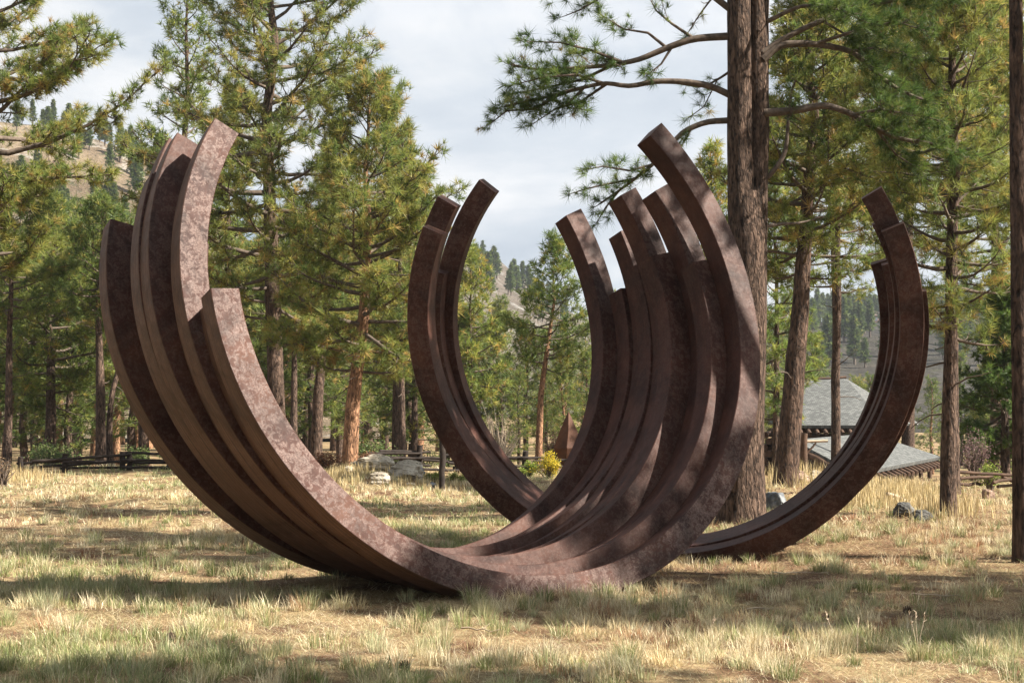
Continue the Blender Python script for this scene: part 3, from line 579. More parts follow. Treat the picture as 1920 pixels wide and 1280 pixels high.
def forest():
    protos = []
    for v in range(6):
        r = np.random.default_rng(200+v); H = 9.0; acc = Acc()
        path = [(0, 0, -0.4)]+[(r.normal()*0.1, r.normal()*0.1, z) for z in (2, 4, 6.5, 9)]
        p, rr = trunk_np(acc, path, [0.17, 0.15, 0.12, 0.07, 0.02], 7, seed=v, flare=0.2)
        C = Crown(300+v, 0.30, 11, 0.032, [(3, 4, 3, 1, 0.4), (5, 4, 1.5, 0.4, 0.1)][v % 2], (1, 1, 1))
        n = 50; zb = [2.2, 1.2, 3.4, 0.8, 2.0, 1.5][v]; R = [1.7, 2.0, 1.5, 1.8, 2.1, 1.6][v]
        for i in range(n):
            f = (i+r.uniform(0, .9))/n; z = zb+(H-zb)*f**0.95; L = max(0.3, R*((1-f)**0.75*min(1, 0.5+3*f)+0.05)*r.uniform(0.6, 1.15)); a = i*2.399+r.uniform(-.4, .4)
            dv = np.array([math.cos(a), math.sin(a), -0.25+1.0*f**1.3+r.normal()*0.15]); q = [np.array([np.interp(z, p[:, 2], p[:, 0]), np.interp(z, p[:, 2], p[:, 1]), z])]
            for j in range(4): dv = unit(dv+r.normal(size=3)*0.12+np.array([0, 0, 0.12])); q.append(q[-1]+dv*L/4)
            C.wood.tube(q, np.linspace(0.035, 0.01, 5), 3); C.sprays(q, 0.2, 4.6, 0.6, 1.15, 0.012)
        tm = acc.mesh('trunk'); tm.materials.append([BARK, BARK_ORANGE, BARK_DARK][v % 3]); wm = C.wood.mesh('limbs'); wm.materials.append(TWIG)
        V, T, Cc = C.needles(); nm = mesh_np('needles', V, T, Cc); nm.materials.append(NEEDLE); protos.append((tm, wm, nm))
    r = np.random.default_rng(77); seen = []
    def put(px, Y, top, seed_v, lab, grp):
        x = (px-960)/F_PX*Y; z = float(gz(x, Y)); Hh = max(P(px, top, Y)[2]-z, 3.0); s = Hh/9.0
        tm, wm, nm = protos[seed_v]
        root = thing('background_pine', lab, 'pine tree', (x, Y, z), grp, r.uniform(0, 6.28)); root.scale = (s*r.uniform(0.95, 1.25),)*2+(s,)
        obj('trunk', tm, None, root); c = obj('crown', wm, None, root, kind='stuff'); obj('needles', nm, None, c, kind='stuff')
    tops = [(-150, 380), (60, 420), (130, 395), (250, 400), (330, 470), (450, 430), (560, 420), (700, 400), (790, 430), (860, 500), (930, 545), (1000, 600), (1060, 590), (1130, 560), (1200, 540), (1400, 560),
            (1480, 520), (1530, 620), (1560, 690), (1620, 690), (1680, 700), (1760, 690), (1830, 660), (1950, 600), (2080, 520)]
    tx, ty = zip(*tops)
    for band, (Y0, Y1, n, add) in enumerate([(50, 62, 34, 60), (64, 82, 46, 25), (86, 118, 62, 0)]):
        for i in range(n):
            px = -160 + 2240*(i+r.uniform(0.1, 0.9))/n; Y = r.uniform(Y0, Y1)
            if 1430 < px < 1790 and Y < 76: continue                  # the lodge stands here
            top = np.interp(px, tx, ty) + add + r.uniform(-10, 75)
            mark = next(t for lim, t in MARKS if px < lim); row = ('in the nearest row', 'in the middle row', 'in the farthest row')[band]
            lab = 'background pine %s, %s' % (row, mark); nd = seen.count(lab); seen.append(lab); lab = lab if not nd else ('right-hand ' if nd == 1 else 'rightmost ')+lab.replace(' in the ', ', ')
            put(px, Y, top, int(r.integers(6)), lab, 'background pines of the forest')
    for k, (x, y, top) in enumerate([(-4.5, -6, 12), (1.5, -7.5, 13), (-9, -4, 12), (-13, 1, 13), (6, -9, 12), (-1.5, -12, 14), (-7, -12, 14), (-15, -8, 13), (4, -15, 14), (10, -13, 13), (-12.5, 8, 12), (-14.5, 14, 13), (-17, 20, 13), (-18, 5, 14), (-11, -17, 14), (-4, -19, 15), (12, -20, 14)]):
        tm, wm, nm = protos[k % 6]; sc_ = top/9.0; root = thing('background_pine', 'pine standing outside the photo, behind the camera or to its left', 'pine tree', (x, y, float(gz(x, y))), 'pines outside the photo', k*1.3); root.scale = (sc_*1.25, sc_*1.25, sc_)
        obj('trunk', tm, None, root); c = obj('crown', wm, None, root, kind='stuff'); obj('needles', nm, None, c, kind='stuff')
forest()

# --- small pines on the far hillsides
def hill_trees():
    r = np.random.default_rng(91); protos = []
    for v in range(3):
        N = 260; f = r.uniform(0, 1, N)**0.8; a = r.uniform(0, 6.28, N); lob = 0.65+0.45*np.sin(f*23+a*2+v*2)*np.cos(f*11-a*3); R = ((1-f)**0.7*1.55+0.1)*lob; q = R*r.uniform(0.3, 1, N)
        pos = np.stack([q*np.cos(a), q*np.sin(a), 1.2+f*5.8], -1); d = np.stack([np.cos(a), np.sin(a), 0.4+0*a], -1)
        V, T, C = tufts(pos, d, r.uniform(0.35, 0.85, N), tuft_colors(N, (5, 4, 1, 0.2, 0), r, (0.7, 0.72, 0.72)), 6, 0.26, r)
        nm = mesh_np('needles', V, T, C); nm.materials.append(NEEDLE)
        ac = Acc(); ac.tube([(0, 0, -0.8), (0, 0, 3), (0.1, 0, 6.8)], [0.22, 0.16, 0.04], 5); tm = ac.mesh('trunk'); tm.materials.append(TWIG); protos.append((tm, nm))
    def scatter(G, n, wr, pr, lab, grp, hs, ridge_share):
        for i in range(n):
            if r.uniform() < ridge_share: w = r.uniform(0.93, 1.05)
            else: w = r.uniform(*wr)
            u = r.uniform(*pr[i % len(pr)]); a = G[int(u*(len(G)-1)), int(min(w/1.5, 0.999)*(G.shape[1]-1))]
            tm, nm = protos[r.integers(3)]; s = r.uniform(*hs)
            root = thing('hillside_pine', lab, 'pine tree', a, grp, r.uniform(0, 6)); root.scale = (s*r.uniform(0.9, 1.3),)*2+(s,)
            obj('trunk', tm, None, root); obj('needles', nm, None, root, kind='stuff')
    scatter(H_L, 80, (0.5, 1.0), ((0.50, 0.70),), 'small dark pine scattered on the dry left hillside', 'pines on the left hillside', (0.45, 0.95), 0.22)
    scatter(H_C, 45, (0.5, 1.0), ((0.33, 0.56),), 'tiny pine on the hazy middle hill', 'pines on the middle hill', (0.7, 1.3), 0.3)
    scatter(H_R, 135, (0.40, 1.0), ((0.18, 0.30), (0.33, 0.46)), 'small bluish pine on the far right hillside', 'pines on the right hillside', (0.8, 1.5), 0.3)
hill_trees()

# ------------------------------------------------------------------ rocks
def rock(name, label, pix, Y, size, mat, seed, flat=1.0, rz=0.0, cat='rock', group=None, strata=0.0, sink=0.25, sub=5, parts=None):
    """pix: (px, py) of the rock's base centre; size (x, y, z) in metres"""
    x = P(pix[0], pix[1], Y)[0]; z = float(gz(x, Y)); bm = bmesh.new(); bmesh.ops.create_icosphere(bm, subdivisions=sub, radius=1)
    r = random.Random(seed); off = Vector((r.uniform(0, 90), r.uniform(0, 90), r.uniform(0, 90)))
    planes = [(Vector((r.gauss(0, 1), r.gauss(0, 1), r.gauss(0, 0.8))).normalized(), r.uniform(0.55, 0.85)) for _ in range(9)]
    for v in bm.verts:
        c = v.co.copy()
        for n, d in planes:
            k = c.dot(n)
            if k > d: c -= n*(k-d)*0.85
        c *= 1+0.17*mnoise.noise(c*1.7+off)+0.08*mnoise.noise(c*4.6+off)+0.045*mnoise.noise(c*11+off)+0.02*mnoise.noise(c*25+off)
        if strata: c.x += strata*0.12*math.sin(c.z*14+off.x)*0.6; c.y += strata*0.1*(1 if math.sin(c.z*11+off.y) > 0 else -1)*0.5
        v.co = Vector((c.x*size[0]/2, c.y*size[1]/2, c.z*size[2]*0.5*flat))
    o = bm_obj(name, bm, mat, None, (x, Y, z+size[2]*(0.5-sink)), smooth=True); o.rotation_euler = (0, r.uniform(-0.08, 0.08), rz)
    o.data.set_sharp_from_angle(angle=rad(28))
    return tag(o, label, cat, group)
OUT = 'pale rocks of the outcrop by the fence'
rock('rock', 'highest pale lichen rock at the top of the outcrop, below the orange pine', (700, 872), 31.5, (0.90, 0.7, 0.52), ROCK, 1, 1, 0.2, group=OUT, strata=0.35)
rock('rock', 'long pale slab slanting up towards the fence post in the outcrop', (762, 884), 32, (0.78, 0.6, 0.42), ROCK, 2, 1, -0.2, group=OUT, strata=0.25)
rock('rock', 'wide flat pale slab lowest in the middle of the outcrop', (762, 900), 30, (0.82, 0.7, 0.40), ROCK, 3, 1, 0.1, group=OUT, strata=0.25)
rock('rock', 'layered pale rock at the lower left end of the outcrop', (712, 912), 28.5, (0.40, 0.4, 0.30), ROCK, 4, 1, 0.3, group=OUT, strata=0.5)
rock('rock', 'grey-topped rock at the right end of the outcrop', (786, 892), 31, (0.36, 0.35, 0.30), ROCK_GREY, 5, 1, 0, group=OUT)
rock('rock', 'small pale stone between the outcrop and the lone post', (808, 912), 28.8, (0.22, 0.22, 0.14), ROCK_GREY, 6, 1, 0, group=OUT)
rock('rock', 'small rounded rock at the upper left end of the outcrop', (655, 874), 31, (0.30, 0.32, 0.22), ROCK, 7, 1, 0, group=OUT)
rock('rock', 'small pale stone in the grass left of the outcrop', (648, 892), 29.8, (0.20, 0.2, 0.1), ROCK, 8, 1, 0, group=OUT)
rock('rock', 'small pale stone below the lowest slab of the outcrop', (770, 912), 28.6, (0.24, 0.2, 0.08), ROCK, 9, 1, 0, group=OUT)
rock('boulder', 'grey lichen boulder right beside the foot of the thick trunk', (1456, 962), 23.5, (0.42, 0.45, 0.48), ROCK_GREY, 10, 1, 0.2, 'boulder')
rock('boulder', 'dark rounded boulder in the grass left of the pine with the sunlit trunk', (1695, 985), 21.6, (0.30, 0.3, 0.30), ROCK_DARK, 12, 1, 0.5, 'boulder')
rock('rock', 'low dark mossy rock touching the dark rounded boulder on its right', (1727, 992), 21.2, (0.34, 0.26, 0.2), ROCK_DARK, 13, 1, -0.3)
rock('rock', 'reddish slab behind the grey boulder, below the lodge', (1502, 920), 31, (0.44, 0.5, 0.30), ROCK_RED, 14, 1, 0.4, strata=0.5)
rock('rock', 'pale greenish slab leaning on the reddish slab below the lodge', (1530, 915), 31.6, (0.34, 0.4, 0.34), ROCK, 15, 1, 0.2)
rock('boulder', 'small round pale boulder under the green shrub at the far right', (1853, 942), 26, (0.24, 0.24, 0.24), ROCK_RED, 16, 1, 0, 'boulder')
for k, (px, py, sx) in enumerate([(1475, 1197, 0.09), (1690, 1185, 0.07), (1545, 1180, 0.05), (1765, 1193, 0.06)]):
    Yk = 1.6*F_PX/(py-758)
    rock('stone', ['pale stone in the grass below the farther arcs', 'small stone right of the middle of the near grass', 'tiny grey stone left of the pine cone', 'small flat stone in the near grass at lower right'][k], (px, py), Yk, (sx, sx, sx*0.6), ROCK_GREY, 30+k, 1, 0, 'stone', 'stones in the near grass', sub=3)

# ------------------------------------------------------------------ rail fences
def log_np(a, b, r0, r1, sides=8, wob=0.01, seed=0):
    r = np.random.default_rng(seed); a = np.array(a, float); b = np.array(b, float); n = 6
    pts = a + (b-a)*np.linspace(0, 1, n)[:, None] + r.normal(size=(n, 3))*wob; rr = np.linspace(r0, r1, n)*r.uniform(0.93, 1.07, n)
    V, Q = tube_np(pts, rr, sides); m = len(V)
    V = np.concatenate([V, pts[:1], pts[-1:]]); k = np.arange(sides)
    caps = np.concatenate([np.stack([np.full(sides, m), (k+1) % sides, k, np.full(sides, m)], -1), np.stack([np.full(sides, m+1), (n-1)*sides+k, (n-1)*sides+(k+1) % sides, np.full(sides, m+1)], -1)])
    T = np.concatenate([np.concatenate([Q[:, :3], Q[:, [0, 2, 3]]]), caps[:, :3]])
    return V, T
def log_obj(name, a, b, r0, r1, mat, parent, seed=0, wob=0.01, sides=8, loc0=None):
    V, T = log_np(a, b, r0, r1, sides, wob, seed); me = mesh_np(name, V, T, smooth=True); me.set_sharp_from_angle(angle=rad(50))
    return obj(name, me, mat, parent)
def fence(label, posts, rails, Y0, Y1):
    """posts: [(px, py_top, py_base)]; rails: [(pxa, pya, pxb, pyb)] in photo pixels, depth from Y0 (left) to Y1 (right)"""
    pa, pb = posts[0][0], posts[-1][0]; dep = lambda px: Y0+(Y1-Y0)*(px-pa)/(pb-pa)
    b0 = P(posts[0][0], posts[0][2], Y0); root = thing('rail_fence', label, 'fence', b0)
    for k, (px, pt, pb_) in enumerate(posts):
        Y = dep(px); t = P(px, pt, Y)-b0; bt = P(px, pb_, Y)-b0; g = float(gz(P(px, pb_, Y)[0], Y))-b0[2]; bt[2] = min(bt[2], g)-0.1
        log_obj('post', bt, t, 0.072, 0.066, FENCE, root, k)
    for k, (xa, ya, xb, yb) in enumerate(rails):
        o = (-0.09 if k % 2 else 0.09)
        a = P(xa, ya, dep(xa)+o)-b0; b = P(xb, yb, dep(xb)+o)-b0; log_obj('rail', a, b, 0.033, 0.029, FENCE, root, 50+k, 0.006)
    return root
fence('dark rail fence in the middle, behind the pale rocks and the farther arcs', [(716, 846, 890), (787, 834, 889), (858, 850, 889), (925, 846, 888), (984, 846, 887), (1032, 850, 886)],
      [(712, 845, 808, 847), (690, 849, 790, 850), (716, 857, 832, 859), (712, 861, 795, 858), (780, 862, 870, 865), (770, 872, 808, 873), (716, 875, 790, 877), (780, 879, 880, 882), (835, 852, 930, 856),
       (840, 868, 935, 871), (850, 877, 930, 880), (920, 856, 990, 858), (950, 858, 986, 861), (980, 859, 1036, 858), (975, 874, 1034, 872), (920, 872, 990, 875), (1000, 864, 1090, 861), (1000, 876, 1088, 873)], 35, 36.5)
fence('dark rail fence on the left edge of the meadow, behind the left arcs', [(40, 856, 886), (122, 850, 886), (230, 846, 886), (243, 846, 886), (318, 846, 887)],
      [(30, 869, 130, 862), (60, 864, 240, 853), (60, 876, 236, 864), (118, 866, 240, 865), (226, 849, 330, 850), (226, 862, 330, 864), (226, 867, 325, 867), (160, 858, 245, 851), (112, 877, 236, 876), (226, 876, 330, 877), (310, 852, 420, 850), (310, 864, 420, 865), (310, 877, 420, 876)], 36, 37)
lp = thing('fence_post', 'lone dark wooden post in front of the middle fence, left of the farther arcs', 'post', tuple(P(829, 925, 27.6)*np.array([1, 1, 0])+np.array([0, 0, float(gz(P(829, 925, 27.6)[0], 27.6))])))
log_obj('shaft', (0, 0, -0.15), (0, 0, 1.1), 0.062, 0.056, FENCE, lp, 3, 0.004, 10)
# road behind the fence
V = []; xs = np.linspace(-16, 9, 60)
for x in xs:
    for y in (43.0, 46.5): V.append((x, y, float(gz(x, y))+0.02))
i = np.arange(59)*2; obj('road', mesh_np('road', np.array(V), np.stack([i, i+2, i+3, i+1], -1), smooth=True), ROAD, kind='structure')

# ------------------------------------------------------------------ faceted steel sculpture
def teardrop():
    Y = 40; b = P(1066, 885, Y); root_z = float(gz(b[0], Y)); me_v = []; top = P(1067, 768, Y)[2]-root_z
    levels = [(0.0, 0.10), (0.16*top, 0.27), (0.36*top, 0.40), (0.66*top, 0.24)]; ns = 5; bm = bmesh.new(); rings = []
    for q, (z, r) in enumerate(levels): rings.append([bm.verts.new((r*math.cos(2*math.pi*k/ns+0.55+(0.12*q)), r*math.sin(2*math.pi*k/ns+0.55+0.12*q), z)) for k in range(ns)])
    tip = bm.verts.new((0.0, 0, top))
    bm.faces.new(rings[0][::-1])
    for a, c in zip(rings[:-1], rings[1:]):
        for k in range(ns): bm.faces.new((a[k], a[(k+1) % ns], c[(k+1) % ns], c[k]))
    for k in range(ns): bm.faces.new((rings[-1][k], rings[-1][(k+1) % ns], tip))
    bmesh.ops.bevel(bm, geom=bm.edges[:], offset=0.008, segments=1, affect='EDGES')
    m = mat_noise('orange_rust_plate', [(0.3, (0.05, 0.024, 0.016)), (0.55, (0.10, 0.045, 0.026)), (0.75, (0.15, 0.07, 0.038))], 2.2, 0.7, 0.15, 0.01, fine=40)
    o = bm_obj('faceted_sculpture', bm, m, None, (b[0], Y, root_z-0.02)); tag(o, 'faceted pointed rusty plate sculpture behind the yellow bush', 'sculpture')
teardrop()

# ------------------------------------------------------------------ shrubs
def shrub(name, label, px, py, Y, w, h, cols, seed, leaf=0.03, n=1400, stems=14, mat=None, cat='shrub', spread=0.8, lift=0.0, shape='dome', bare=0.0, group=None, stem_mat=None):
    b = P(px, py, Y); b[2] = float(gz(b[0], Y)); r = np.random.default_rng(seed); root = thing(name, label, cat, b, group); W = M2(w, Y)/2; H = M2(h, Y); ac = Acc(); tips = []
    for i in range(stems):
        a = r.uniform(0, 6.28); R = W*math.sqrt(r.uniform(0.02, 1)); z = H*(1-0.55*(R/W)**2)*r.uniform(0.75, 1.08)
        e = np.array([R*math.cos(a), R*math.sin(a)*0.8, z]); m = e*np.array([0.45, 0.45, 0.55])+r.normal(size=3)*0.03*H; s0 = np.array([r.normal()*W*0.12, r.normal()*W*0.12, -0.05])
        ac.tube([s0, m, e], [0.012+0.012*H, 0.009+0.005*H, 0.004], 4)
        for j in range(5):
            f = r.uniform(0.35, 1); p = m+(e-m)*f if f > 0.5 else s0+(m-s0)*(f*2); q = p+r.normal(size=3)*np.array([0.16*W, 0.16*W, 0.10*H])+np.array([0, 0, 0.05*H]); ac.tube([p, q], [0.005, 0.002], 3); tips.append(q); tips.append(p)
        tips.append(e)
    obj('stems', ac.mesh('stems'), stem_mat or TWIG, root, kind='stuff')
    tips = np.array(tips); k = r.integers(len(tips), size=n); pos = tips[k]+r.normal(size=(n, 3))*np.array([W*0.13, W*0.13, H*0.08]); pos[:, 2] = np.maximum(pos[:, 2], 0.02+lift*H)
    nrm = unit(r.normal(size=(n, 3))+np.array([0, 0, 0.5])); t = unit(np.cross(nrm, r.normal(size=(n, 3)))); bt = np.cross(nrm, t); s = leaf*r.uniform(0.6, 1.3, n)[:, None]
    V = np.stack([pos-t*s*0.5, pos+bt*s*0.35, pos+t*s*0.6, pos-bt*s*0.35], 1).reshape(-1, 3); Q = np.arange(n*4).reshape(-1, 4)
    cols = np.array(cols); c = cols[r.integers(len(cols), size=n)]*r.uniform(0.75, 1.25, (n, 1)); 
    if n: obj('leaves', mesh_np('leaves', V, Q, np.repeat(c, 4, 0)), LEAF, root, kind='stuff')
    return root
YB = [(0.62, 0.46, 0.03), (0.52, 0.38, 0.03), (0.45, 0.40, 0.05), (0.30, 0.28, 0.04)]; GB = [(0.20, 0.27, 0.04), (0.15, 0.22, 0.04), (0.26, 0.30, 0.06)]
RB = [(0.22, 0.085, 0.04), (0.16, 0.06, 0.035), (0.30, 0.15, 0.07), (0.12, 0.07, 0.04)]; PB = [(0.20, 0.12, 0.13), (0.25, 0.16, 0.15), (0.15, 0.10, 0.10)]
shrub('yellow_bush', 'bright yellow bush between the arcs, in front of the faceted sculpture', 1028, 908, 33.5, 52, 46, YB, 1, 0.032, 2600, 22, cat='bush')
shrub('green_bush', 'bright green low bush touching the yellow bush on its left', 992, 902, 34, 40, 28, GB, 2, 0.03, 1500, 16, cat='bush')
shrub('red_brown_scrub', 'red-brown leafless scrub left of the orange pine trunk', 612, 862, 33, 70, 40, RB, 3, 0.03, 2600, 46, cat='shrub')
shrub('red_brown_scrub', 'red-brown scrub around the foot of the orange pine trunk, right side', 690, 858, 34.5, 40, 32, RB, 4, 0.03, 900, 26, cat='shrub')
for k, (px, py, w) in enumerate([(815, 908, 46), (858, 908, 44), (895, 907, 36)]):
    shrub('juniper', ['yellow-green juniper left of the lone post', 'yellow-green juniper right behind the lone post', 'yellow-green juniper half behind the farther arcs'][k], px, py, 30.5+0.3*k, w, 18, [(0.22, 0.25, 0.05), (0.16, 0.2, 0.045), (0.28, 0.28, 0.07)], 5+k, 0.028, 1300, 20, cat='juniper', group='low junipers by the lone post')
shrub('purple_shrub', 'purple-leaved small tree between the sunlit trunk and the dark fir', 1828, 905, 33, 64, 95, PB, 8, 0.035, 1500, 26, lift=0.25, cat='small tree')
shrub('green_shrub', 'yellow-green shrub above the small round boulder at the far right', 1858, 915, 29, 46, 52, GB+[(0.3, 0.32, 0.08)], 9, 0.032, 1300, 16, lift=0.2, cat='shrub')
shrub('pinkish_shrub', 'small pinkish shrub behind the middle fence, right of the leaning reddish pine', 1038, 876, 41, 36, 66, [(0.25, 0.11, 0.11), (0.18, 0.09, 0.08), (0.2, 0.16, 0.08)], 10, 0.035, 900, 18, cat='shrub')
shrub('bare_shrub', 'tan dry shrub at the left edge of the meadow', 4, 884, 30, 52, 56, [(0.34, 0.24, 0.14), (0.28, 0.17, 0.10)], 11, 0.025, 500, 40, cat='shrub')
shrub('bare_tree', 'pale leafless little tree seen through the farther arcs', 935, 866, 46, 90, 120, [(0.3, 0.28, 0.2)], 12, 0.03, 150, 44, cat='bare tree', stem_mat=PALE_WOOD)
for k, (px, py, Y, w, h) in enumerate([(445, 866, 44, 80, 60), (700, 852, 43, 90, 50), (1120, 880, 42, 90, 70), (330, 866, 46, 70, 60), (100, 862, 45, 90, 50), (1600, 720, 66, 70, 80), (255, 862, 47, 60, 50), (500, 856, 50, 70, 60), (800, 850, 53, 80, 70)]):
    shrub('green_bush', ['low green bush behind the arcs, left of the tall grey pine', 'green undergrowth bush behind the rocks and the fence', 'green bush hidden mostly behind the right arcs', 'green bush behind the left arcs', 'green bush behind the left fence, near the left edge', 'round green treetop over the lodge roof', 'small green bush behind the left fence posts', 'green bush between the tall and the orange pines', 'green bush behind the fence beside the thin pale trunks'][k],
          px, py, Y, w, h, [(0.11, 0.15, 0.045), (0.08, 0.12, 0.04), (0.15, 0.18, 0.06)], 20+k, 0.06, 1500, 24, cat='bush', group='green bushes beyond the fence')

# ------------------------------------------------------------------ the log lodge
def lodge():
    o3 = P(1600, 886, 43.5); o3[2] = float(gz(o3[0], 46))
    root = thing('log_lodge', 'log lodge with grey shingle roofs behind the farther arcs', 'lodge', o3)
    L = lambda px, py, Y: P(px, py, Y)-o3
    m, nt, b = new_mat('grey_shingle_roof'); k = NB(nt); uv = k.coord('UV')
    br = nt.nodes.new('ShaderNodeTexBrick'); nt.links.new(uv, br.inputs['Vector']); br.inputs['Scale'].default_value = 1.0
    br.inputs['Color1'].default_value = (0.06, 0.062, 0.062, 1); br.inputs['Color2'].default_value = (0.135, 0.138, 0.135, 1); br.inputs['Mortar'].default_value = (0.04, 0.043, 0.04, 1)
    br.inputs['Brick Width'].default_value = 0.16; br.inputs['Row Height'].default_value = 0.11; br.inputs['Mortar Size'].default_value = 0.01; br.inputs['Bias'].default_value = -0.1
    n = k.noise(uv, 2.5, 5, 0.7); c = k.mix(0.5, br.outputs[0], k.ramp(n, [(0.3, (0.6, 0.62, 0.6)), (0.7, (1.3, 1.3, 1.25))]), 'MULTIPLY')
    nt.links.new(c, b.inputs['Base Color']); b.inputs['Roughness'].default_value = 0.9; nt.links.new(k.bump(br.outputs[1], 0.5, -0.02), b.inputs['Normal'])
    def slab(name, pts, mat, thick=0.12, parent=root):
        bm = bmesh.new(); uvl = bm.loops.layers.uv.new('UVMap'); pts = [Vector(p) for p in pts]; nrm = (pts[1]-pts[0]).cross(pts[2]-pts[0]).normalized()
        if nrm.z < 0: pts = pts[::-1]; nrm = -nrm
        ex = (pts[1]-pts[0]).normalized(); ey = nrm.cross(ex); top = [bm.verts.new(p) for p in pts]; bot = [bm.verts.new(p-nrm*thick) for p in pts]
        fs = [bm.faces.new(top), bm.faces.new(bot[::-1])]
        for i in range(len(pts)): j = (i+1) % len(pts); fs.append(bm.faces.new((top[j], top[i], bot[i], bot[j])))
        # uv along the eave (the lowest edge)
        es = sorted([(min(pts[i].z, pts[(i+1) % len(pts)].z)+max(pts[i].z, pts[(i+1) % len(pts)].z), i) for i in range(len(pts))]); i = es[0][1]; ex = (pts[(i+1) % len(pts)]-pts[i]).normalized(); ey = nrm.cross(ex)
        for f in fs:
            for l in f.loops: l[uvl].uv = (l.vert.co.dot(ex), l.vert.co.dot(ey))
        return bm_obj(name, bm, mat, parent)
    A, B, A2 = L(1606, 887, 43.5), L(1765, 852, 57.5), L(1487, 824, 45.2)
    ev = unit((B-A)*np.array([1, 1, 0])); B = A+ev*np.linalg.norm(B-A); slope = unit(A2-A); run = np.linalg.norm(A2-A); B2 = A2+ev*11.5
    slab('roof', [A, B, B2, A2], m)
    slab('roof', [B, B2, B2+np.array([-3.0, 3.0, -0.9]), B+np.array([-1.6, 4.0, 0.0])], m)
    log_obj('bargeboard', A+np.array([0, -0.02, -0.2]), A2+np.array([0, -0.02, -0.2]), 0.10, 0.10, LOG, root, 4)
    E1, E2, E3, E4 = L(1462, 797, 57.5), L(1664, 803, 57.5), L(1722, 797, 66), L(1440, 797, 68)
    for e in (E2, E3, E4): e[2] = E1[2]
    R1, R2 = L(1508, 712, 62), L(1586, 709, 62)
    slab('roof', [E1, E2, R2, R1], m); slab('roof', [E2, E3, R2], m); slab('roof', [E3, E4, R1, R2], m); slab('roof', [E4, E1, R1], m)
    log_obj('ridge_log', R1+np.array([0, 0, 0.02]), R2+np.array([0, 0, 0.02]), 0.06, 0.06, LOG, root, 6)
    dn = np.array([0, 0, 1.0])
    ef = unit(E2-E1); inn = np.array([-ef[1], ef[0], 0])
    for i in range(4): log_obj('wall_log', E1+inn*0.7+ef*0.6-dn*(0.2+0.24*i), E2+inn*0.7-ef*0.5-dn*(0.2+0.24*i), 0.125, 0.12, LOG, root, 70+i, 0.008)
    ins = slope*np.array([1, 1, 0]); ins = unit(ins)
    for i in range(9): log_obj('wall_log', A+ins*1.1+ev*0.5-dn*(0.2+0.24*i), B+ins*1.1-ev*0.6-dn*(0.2+0.24*i), 0.125, 0.12, LOG, root, 80+i, 0.008)
    for i in range(10): log_obj('wall_log', A+ins*0.9+ev*0.5-dn*(0.2+0.24*i), A2+ev*0.5+np.array([0, 0, A[2]-A2[2]])-dn*(0.2+0.24*i)+ins*2.2, 0.125, 0.115, LOG, root, 90+i, 0.008)
    for i in range(4): log_obj('wall_log', A+ins*(0.9+0.5*i)+ev*0.5+dn*(0.05+0.2*i), A2+ev*0.5+np.array([0, 0, A[2]-A2[2]])+dn*(0.05+0.2*i)+ins*2.2, 0.125, 0.115, LOG, root, 110+i, 0.008)
    n = 20; le = np.linalg.norm(B-A)
    for i in range(n):                                                # rafter ends under the lower eave
        p = A+ev*le*(i+0.5)/n-dn*0.22; log_obj('rafter', p-slope*0.28, p+slope*1.1, 0.075, 0.075, LOG, root, 140+i, 0.0, 8)
    us = unit(R1-(E1+E2)/2+ef*0.0); us = unit(np.array([inn[0], inn[1], 0.36])); lf = np.linalg.norm(E2-E1)
    for i in range(13):
        p = E1+ef*lf*(i+0.5)/13-dn*0.24; log_obj('rafter', p-us*0.25, p+us*0.8, 0.08, 0.08, LOG, root, 170+i, 0.0, 8)
    for i in range(8):
        p = A+ev*le*(i+0.4)/8+ins*0.3-dn*0.25; log_obj('porch_post', p-dn*2.3, p, 0.095, 0.085, LOG, root, 190+i, 0.004)
    log_obj('porch_beam', A+ins*0.3-dn*0.33, B+ins*0.3-dn*0.33, 0.09, 0.09, LOG, root, 210)
    for i in range(3): log_obj('porch_rail', A+ins*0.25-dn*(1.2+0.3*i), B+ins*0.25-dn*(1.2+0.3*i), 0.045, 0.045, LOG, root, 215+i)
lodge()
def log_wing():
    b = P(1450, 885, 40); b[2] = float(gz(b[0], 42)); root = thing('log_cabin_corner', 'stacked round log ends of a log wall beside the thick trunk', 'log wall', b)
    for i in range(7):
        py = 888-12.2*i; c = P(1442 if i % 2 else 1434, py, 40)-b
        o = log_obj('log', c, c+np.array([0.75, 2.6, 0.0]), 0.085, 0.08, LOG, root, i, 0.004, 12)
        c2 = c+np.array([0.22, 0.1, 0.085]); log_obj('cross_log', c2+np.array([0.1, -0.4, 0]), c2+np.array([0.4, 2.2, 0]), 0.08, 0.078, LOG, root, 20+i, 0.004, 12)
    rb = P(1428, 800, 39.5)-b; rt = P(1500, 812, 43)-b
log_wing()
def bracket_post():
    b = P(1508, 905, 34.5); b[2] = float(gz(b[0], 34.5)); root = thing('bracket_post', 'wooden post with a short horizontal arm and diagonal brace before the lodge roof', 'post', b)
    L = lambda px, py: P(px, py, 34.5)-b
    log_obj('post', np.array([0, 0, -0.2]), L(1507, 812), 0.085, 0.08, LOG, root, 1, 0.004, 10)
    log_obj('arm', L(1504, 828), L(1552, 826), 0.035, 0.03, PALE_WOOD, root, 2, 0.003); log_obj('brace', L(1512, 850), L(1530, 830), 0.024, 0.022, LOG, root, 3, 0.002)
bracket_post()
log = P(1685, 935, 24.5); dl = thing('dead_log', 'pale weathered dead log lying in the tall yellow grass', 'log', (log[0], 24.5, float(gz(log[0], 24.5))))
